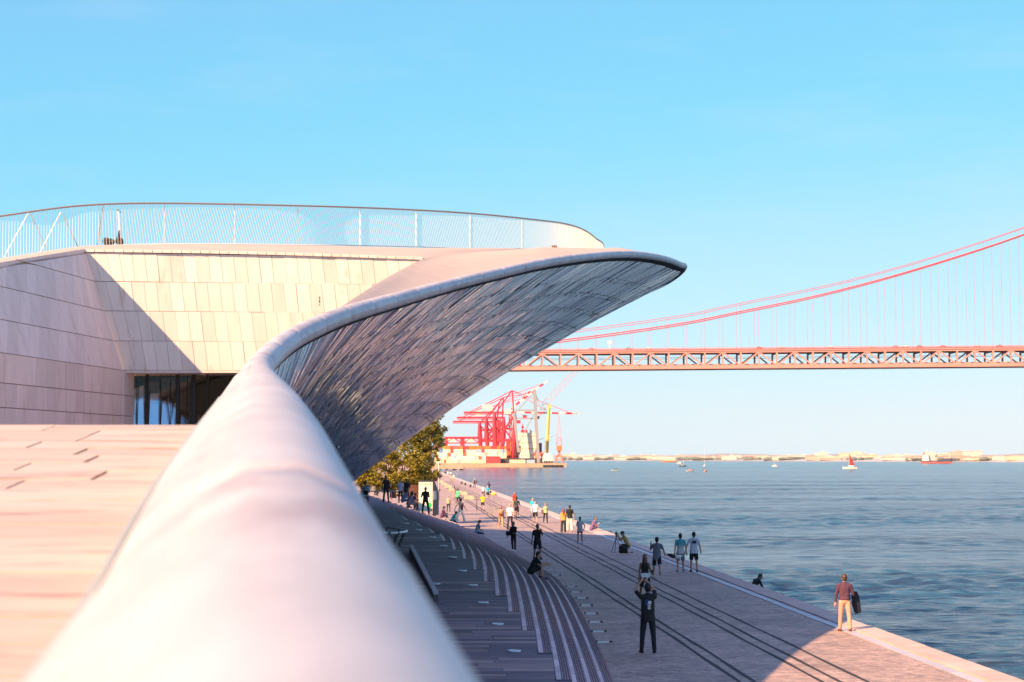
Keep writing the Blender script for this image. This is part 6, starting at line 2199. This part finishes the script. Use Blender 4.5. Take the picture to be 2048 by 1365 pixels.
P = person('woman in pale grey hoodie looking at her phone, bare legs', 1160, 1088, 1033, 176, (.52, .47, .50), (.10, .08, .09), 'brown', 'black', 'short', 'long', 'brief', (.16, .32, .42), female=True, lt=3, lk=2, rt=-2, rk=2, la=-6, lab=34, le=40, li=.5, ra=30, rab=10, re=95, ri=.3, hp=22, hem=.10, belly=1.12)
phone(P, 'R', 'phone in the hand of the hoodie woman')
P = person('man in cap and purple shirt sitting on the river edge', 1183, 1062, 1038, -78, (.20, .10, .24), (.10, .06, .14), 'light', 'brown', 'short', 'short', 'shorts', WHITEC, z=.05, Hm=1.75, seat=.06, lean=22, lt=112, lk=100, rt=106, rk=104, goalL=(-.12, .46, 1.22), goalR=(.12, .46, 1.22))
cap_hat(P, (.42, .22, .18))
bicycle(V((on_level(1203, 1062, 0).x + .35, on_level(1203, 1062, 0).y, -.99)), radians(60), 'bicycle below the river edge, just its handlebar showing', tilt=radians(8))
COUPLE = dict(hp=0)
P = person('woman with long red hair in orange top and dark wide trousers', 1127, 1065, 1017, 2, (.75, .34, .06), (.03, .035, .06), 'light', 'red', 'longer', 'short', 'wide', BLACK, female=True, lt=-6, lk=8, rt=8, rk=4, la=2, le=8, ra=10, rab=4, re=30)
P = person('man in black tee and cream trousers beside the red-haired woman', 1139.5, 1063.5, 1010, 0, BLACK, (.82, .72, .60), 'light', 'black', 'short', 'short', 'wide', (.45, .18, .12), lt=4, lk=3, rt=-7, rk=6, la=14, lab=10, le=10, ra=0, rab=12, re=8)
P = person('man in black tee and shorts facing us, hand at his chin', 1075, 1119, 1047, 186, BLACK, BLACK, 'brown', 'black', 'short', 'short', 'shorts', BLACK, lt=12, lk=4, rt=-10, rk=8, la=48, lab=8, le=104, li=.45, ra=0, rab=14, re=6, hem=.05)
P = person('figure in black with white shoes carrying a shoulder bag', 1027, 1103, 1043, 150, BLACK, (.014, .013, .018), 'brown', 'black', 'short', 'long', 'long', WHITEC, lt=6, lk=4, rt=-8, rk=10, la=20, lab=8, le=60, ra=6, rab=12, re=30, hy=10)
bag(wpt(P, (.25, .06, .95)), .32, .14, .24, BLACK, 'black shoulder bag at the hip of the figure in black', .3, (-.1, 0, .5))
P = person('man all in black sitting on the steps, forearms on his knees', 1062, 1149, 1105, -72, BLACK, (.015, .015, .018), 'tan', 'black', 'short', 'short', 'shorts', BLACK, Hm=1.78, seat=.03, lean=26, lt=118, lk=112, rt=112, rk=104, goalL=(-.13, .60, 1.16), goalR=(.10, .62, 1.14), pole=(.3, -.2, -1), hy=-18)
P = person('man in plaid blue shirt and jeans sitting on the step edge', 953, 1069, 1041, -70, (.10, .20, .30), (.035, .06, .14), 'tan', 'black', 'short', 'short', 'long', BLACK, Hm=1.75, seat=.04, lean=14, lt=84, lk=36, rt=78, rk=22, goalL=(-.08, .34, 1.02), goalR=(.09, .40, 1.0), hp=34)
pm = cloth((.10, .20, .30)).copy(); pm.name = 'cloth_plaid'
_N, _L = pm.node_tree.nodes, pm.node_tree.links
_tc = _N.new('ShaderNodeTexCoord'); _ck = _N.new('ShaderNodeTexWave'); _ck.inputs['Scale'].default_value = 3.2; _ck.bands_direction = 'Z'; _ck2 = _N.new('ShaderNodeTexWave'); _ck2.inputs['Scale'].default_value = 3.2; _ck2.bands_direction = 'X'
_ml = _N.new('ShaderNodeMath'); _ml.operation = 'MULTIPLY'; _cr = _N.new('ShaderNodeValToRGB'); _cr.color_ramp.elements[0].color = (.07, .13, .22, 1); _cr.color_ramp.elements[1].color = (.36, .46, .50, 1)
_L.new(_tc.outputs['Object'], _ck.inputs[0]); _L.new(_tc.outputs['Object'], _ck2.inputs[0]); _L.new(_ck.outputs['Fac'], _ml.inputs[0]); _L.new(_ck2.outputs['Fac'], _ml.inputs[1]); _L.new(_ml.outputs[0], _cr.inputs[0]); _L.new(_cr.outputs[0], _N['Principled BSDF'].inputs['Base Color'])
for ch in P[0].children:
    if ch.name.startswith('shirt'): ch.data.materials[0] = pm

# ---- the sunlit stretch
P = person('woman in camel top and trousers with a belt bag', 1002, 1056, 1010, 178, (.56, .28, .19), (.66, .36, .20), 'tan', 'brown', 'long', 'long', 'long', (.6, .3, .2), female=True, **WALK)
bag(wpt(P, (0, .17, .98)), .26, .12, .16, (.22, .08, .04), 'brown belt bag on the woman in camel')
P = person('bald man in white tee and dark trousers walking towards us', 1020, 1057, 1006, 178, (.84, .83, .82), (.04, .035, .045), 'light', 'grey', 'bald', 'short', 'long', BLACK, **WALK2)
P = person('cyclist in dark jacket seen from behind', 1033, 1041, 992, -4, (.05, .035, .045), (.05, .03, .04), 'tan', 'black', 'short', 'long', 'shorts', BLACK, Hm=1.75, seat=.92, lean=14, lt=50, lk=62, rt=18, rk=30, la=42, le=20, ra=42, re=20, depth=164)
P[0].location = V((on_level(1033, 1040, 0).x, on_level(1033, 1040, 0).y, 0))
bicycle(P[0].location + V((0, .20, 0)), 0, 'bicycle ridden by the man in the dark jacket')
P = person('person in red top with a dark vest walking this way', 1029, 1019, 983, 180, (.62, .04, .03), (.62, .42, .30), 'tan', 'brown', 'long', 'short', 'long', BLACK, female=True, **WALK)
P = person('person with blond hair in bright cyan top and pale blue trousers', 1065.5, 1034, 995, 176, (.02, .55, .72), (.45, .60, .75), 'light', 'blond', 'long', 'short', 'long', (.2, .15, .15), female=True, **WALK2)
P = person('man in white tee and black shorts walking towards us', 1070.5, 1047, 1001, 180, (.84, .82, .78), (.02, .02, .025), 'light', 'black', 'short', 'short', 'shorts', (.15, .12, .12), lt=16, lk=6, rt=-12, rk=12, la=30, lab=8, le=100, li=.3, ra=8, rab=12, re=20, belly=1.1)
P = person('woman in pale green top and black leggings, jacket at her waist', 1091, 1046, 1005, 182, (.50, .56, .26), (.025, .02, .025), 'light', 'brown', 'tail', 'sleeveless', 'long', (.05, .04, .05), female=True, **WALK)
jacket(wpt(P, (.24, .02, 1.0)), BLACK, 'black jacket tied at the side of the woman in pale green', .34, .08, (.03, 0)); glasses(P)
P = person('person in bright yellow shirt and black shorts beside a bicycle', 965.5, 1021, 988, 176, (.86, .58, .01), (.03, .02, .03), 'light', 'grey', 'short', 'short', 'shorts', BLACK, lt=10, lk=4, rt=-10, rk=10, la=4, lab=12, le=10, ra=40, rab=26, re=16)
bicycle(on_level(953.5, 1021, 0) + V((0, .3, 0)), pi, 'bicycle pushed by the person in yellow')
P = person('woman in white tee and dark trousers left of the blue shirt', 966.5, 995, 970, 180, (.84, .82, .80), (.05, .05, .07), 'light', 'brown', 'long', 'short', 'long', BLACK, female=True, **WALK)
P = person('man in bright blue tee and dark shorts walking towards us', 975.5, 998.5, 970, 180, (.03, .40, .66), (.04, .03, .04), 'light', 'grey', 'short', 'short', 'shorts', (.3, .2, .2), **WALK2)
bag(wpt(P, (-.30, .02, .85)), .28, .16, .26, (.02, .02, .05), 'dark bag in the hand of the man in blue')
P = person('man in navy tee behind the blue shirt', 977.5, 990, 963, 0, (.02, .03, .12), (.15, .12, .14), 'light', 'black', 'short', 'short', 'shorts', BLACK, lt=4, rt=-4, lab=16, rab=16)
P = person('woman in black jumpsuit standing by the edge with a bag', 949, 975.5, 956.5, 182, (.025, .02, .025), (.025, .02, .025), 'light', 'blond', 'bun', 'sleeveless', 'long', BLACK, female=True)
bag(wpt(P, (-.30, .02, .95)), .24, .14, .40, (.06, .03, .02), 'dark brown bag hanging beside the woman in the jumpsuit')
P = person('bare-backed man in white trousers leaning on one leg', 920.5, 1046, 994.5, -20, None, (.88, .85, .78), 'light', 'black', 'short', 'short', 'wide', (.5, .4, .3), lt=-4, lk=2, rt=18, rk=4, spread=14, la=-14, lab=34, le=6, ra=10, rab=14, re=50, roll=4)
jacket(wpt(P, (.17, -.06, 1.40)), (.06, .02, .03), 'dark cloth over the shoulder of the bare-backed man', .45, .07)
P = person('person in vivid green tee sitting low beyond the bare-backed man', 915, 1006, 985, -30, (.10, .80, .32), (.12, .03, .05), 'light', 'brown', 'short', 'short', 'long', BLACK, Hm=1.75, seat=.62, lean=8, lt=40, lk=70, rt=50, rk=80, la=30, ra=30, depth=None)
bicycle(P[0].location + V((0, .2, 0)), radians(-20), 'bicycle under the rider in green')
P = person('tall person in striped navy top beyond the green shirt', 913, 997, 972.5, 10, (.16, .16, .26), (.5, .3, .24), 'light', 'grey', 'short', 'short', 'long', BLACK)
P = person('dark-haired head leaning to the striped top', 909, 998, 974, 20, (.65, .36, .26), (.55, .35, .28), 'light', 'black', 'long', 'short', 'long', BLACK, female=True)
P = person('man in beige jacket seen from behind with grey cap', 897, 1024, 993.5, 4, (.50, .38, .28), (.03, .03, .035), 'light', 'grey', 'short', 'long', 'long', BLACK)
cap_hat(P, (.35, .30, .34), False)
P = person('man in navy and red tracksuit top sitting on the steps', 884, 1036, 1006, -66, (.10, .03, .09), (.05, .04, .05), 'light', 'black', 'short', 'long', 'long', WHITEC, Hm=1.75, seat=.05, lean=14, lt=104, lk=92, rt=98, rk=84, goalL=(-.12, .46, 1.12), goalR=(.1, .48, 1.1))
P = person('person in teal shirt and black trousers sitting on the steps', 903, 1046, 1018, -70, (.02, .42, .40), BLACK, 'tan', 'black', 'short', 'short', 'long', BLACK, Hm=1.75, seat=.05, lean=30, lt=92, lk=66, rt=84, rk=58, goalL=(-.1, .44, 1.0), goalR=(.1, .46, .98), hp=20)

# ---- in the shade of the canopy
P = person('black-clad man standing with legs apart before the white sign', 851, 1030, 973, 170, BLACK, (.02, .018, .02), 'brown', 'black', 'short', 'long', 'long', (.45, .45, .45), lt=8, lk=4, rt=-8, rk=6, spread=13, la=20, le=70, ra=22, re=80, li=.3, ri=.4, lab=14, rab=12, depth=131)
P = person('tall dark figure standing under the tree', 772, 1005, 951, 200, (.03, .02, .025), (.03, .02, .025), 'brown', 'black', 'short', 'long', 'long', BLACK, ra=10, rab=20, re=20, depth=125)
P = person('dark standing figure behind the seated group', 813, 1004, 957, 190, BLACK, (.02, .015, .02), 'brown', 'black', 'short', 'long', 'long', BLACK, lab=14, le=70, li=.4, depth=128)
P = person('woman in pale blue top sitting hunched at the left of the group', 806, 1007, 980, -60, (.15, .26, .36), (.10, .12, .16), 'tan', 'black', 'longer', 'long', 'long', BLACK, Hm=1.7, seat=.10, lean=26, lt=94, lk=94, rt=90, rk=90, goalL=(-.1, .42, 1.1), goalR=(.1, .42, 1.1), female=True, depth=126)
P = person('person in mauve clothes sitting on the step with knees drawn up', 817, 1013, 982, -62, (.34, .24, .27), (.30, .22, .24), 'tan', 'black', 'long', 'long', 'long', (.5, .5, .55), Hm=1.72, seat=.08, lean=22, lt=100, lk=92, rt=90, rk=74, goalL=(-.1, .46, 1.12), goalR=(.1, .46, 1.12), female=True, depth=124)
P = person('child with dark hair sitting beside the mauve figure', 826, 1012, 989, -60, (.20, .08, .10), (.12, .05, .06), 'tan', 'black', 'short', 'short', 'long', BLACK, Hm=1.3, seat=.14, lean=18, lt=76, lk=74, rt=72, rk=70, goalL=(-.1, .42, 1.1), goalR=(.1, .42, 1.1), depth=124.5)
P = person('person in white shirt with a dark shoulder strap under the tree', 801, 1006, 974, 170, (.62, .60, .66), (.05, .05, .07), 'tan', 'black', 'short', 'short', 'long', BLACK, depth=127)
P = person('woman in white tee and patterned trousers half hidden by the parapet', 731, 1026, 960, 184, (.50, .56, .66), (.22, .10, .14), 'brown', 'black', 'short', 'short', 'wide', BLACK, female=True, lab=12, le=80, li=.35, depth=100)
bag(wpt(P, (.02, .20, 1.0)), .28, .14, .2, BLACK, 'small dark bag across the woman by the parapet', 0, (.12, -.1, .42))

# ---- far along the river edge
P = person('far man in black shirt at the edge, leftmost of the white-shirted trio', 890.5, 953.5, 943, 20, (.03, .02, .025), (.55, .50, .55), 'light', 'black', 'short', 'short', 'shorts', BLACK)
P = person('far man in white shirt next to the black shirt', 896, 953.5, 943.5, 10, (.85, .84, .84), (.50, .40, .40), 'light', 'brown', 'short', 'short', 'shorts', BLACK)
P = person('far man in white shirt and dark shorts at the edge', 901.5, 955, 943, 0, (.86, .85, .84), (.05, .04, .05), 'light', 'black', 'short', 'short', 'shorts', BLACK)
P = person('far fisherman in cream shirt and jeans holding a rod', 907.5, 963, 948, -20, (.86, .80, .62), (.25, .32, .42), 'light', 'grey', 'short', 'short', 'shorts', BLACK, ra=40, re=30)
h_ = hand(P, 'R')
m = MB(); m.tube([h_, h_ + V((.9, .2, 2.2)), h_ + V((1.6, .4, 3.6))], [.03, .02, .01], 5); prop('fishing_rod', 'long pale fishing rod leaning out over the river', 'fishing rod', m, M_WHITE)
P = person('far figure in tan clothes left of the fisherman', 903, 966, 951, 180, (.60, .44, .26), (.35, .22, .12), 'light', 'brown', 'short', 'short', 'long', BLACK)
P = person('far dark figure under the lamp post plate', 874.5, 949, 936, 180, (.08, .05, .08), (.25, .14, .12), 'light', 'black', 'short', 'short', 'shorts', BLACK)

# ================================================================== AIR
hz = bpy.data.materials.new('haze_air'); hz.use_nodes = True
_n = hz.node_tree.nodes; _n.clear()
_o = _n.new('ShaderNodeOutputMaterial'); _v = _n.new('ShaderNodeVolumePrincipled')
_v.inputs['Color'].default_value = (.86, .96, 1.0, 1); _v.inputs['Density'].default_value = 2.8e-5; _v.inputs['Anisotropy'].default_value = 0.0
hz.node_tree.links.new(_v.outputs[0], _o.inputs['Volume'])
mb = MB()
mb.box((1500, 4200, 103), (15200, 9400, 222))
o = mb.build('haze', hz, kind='stuff')
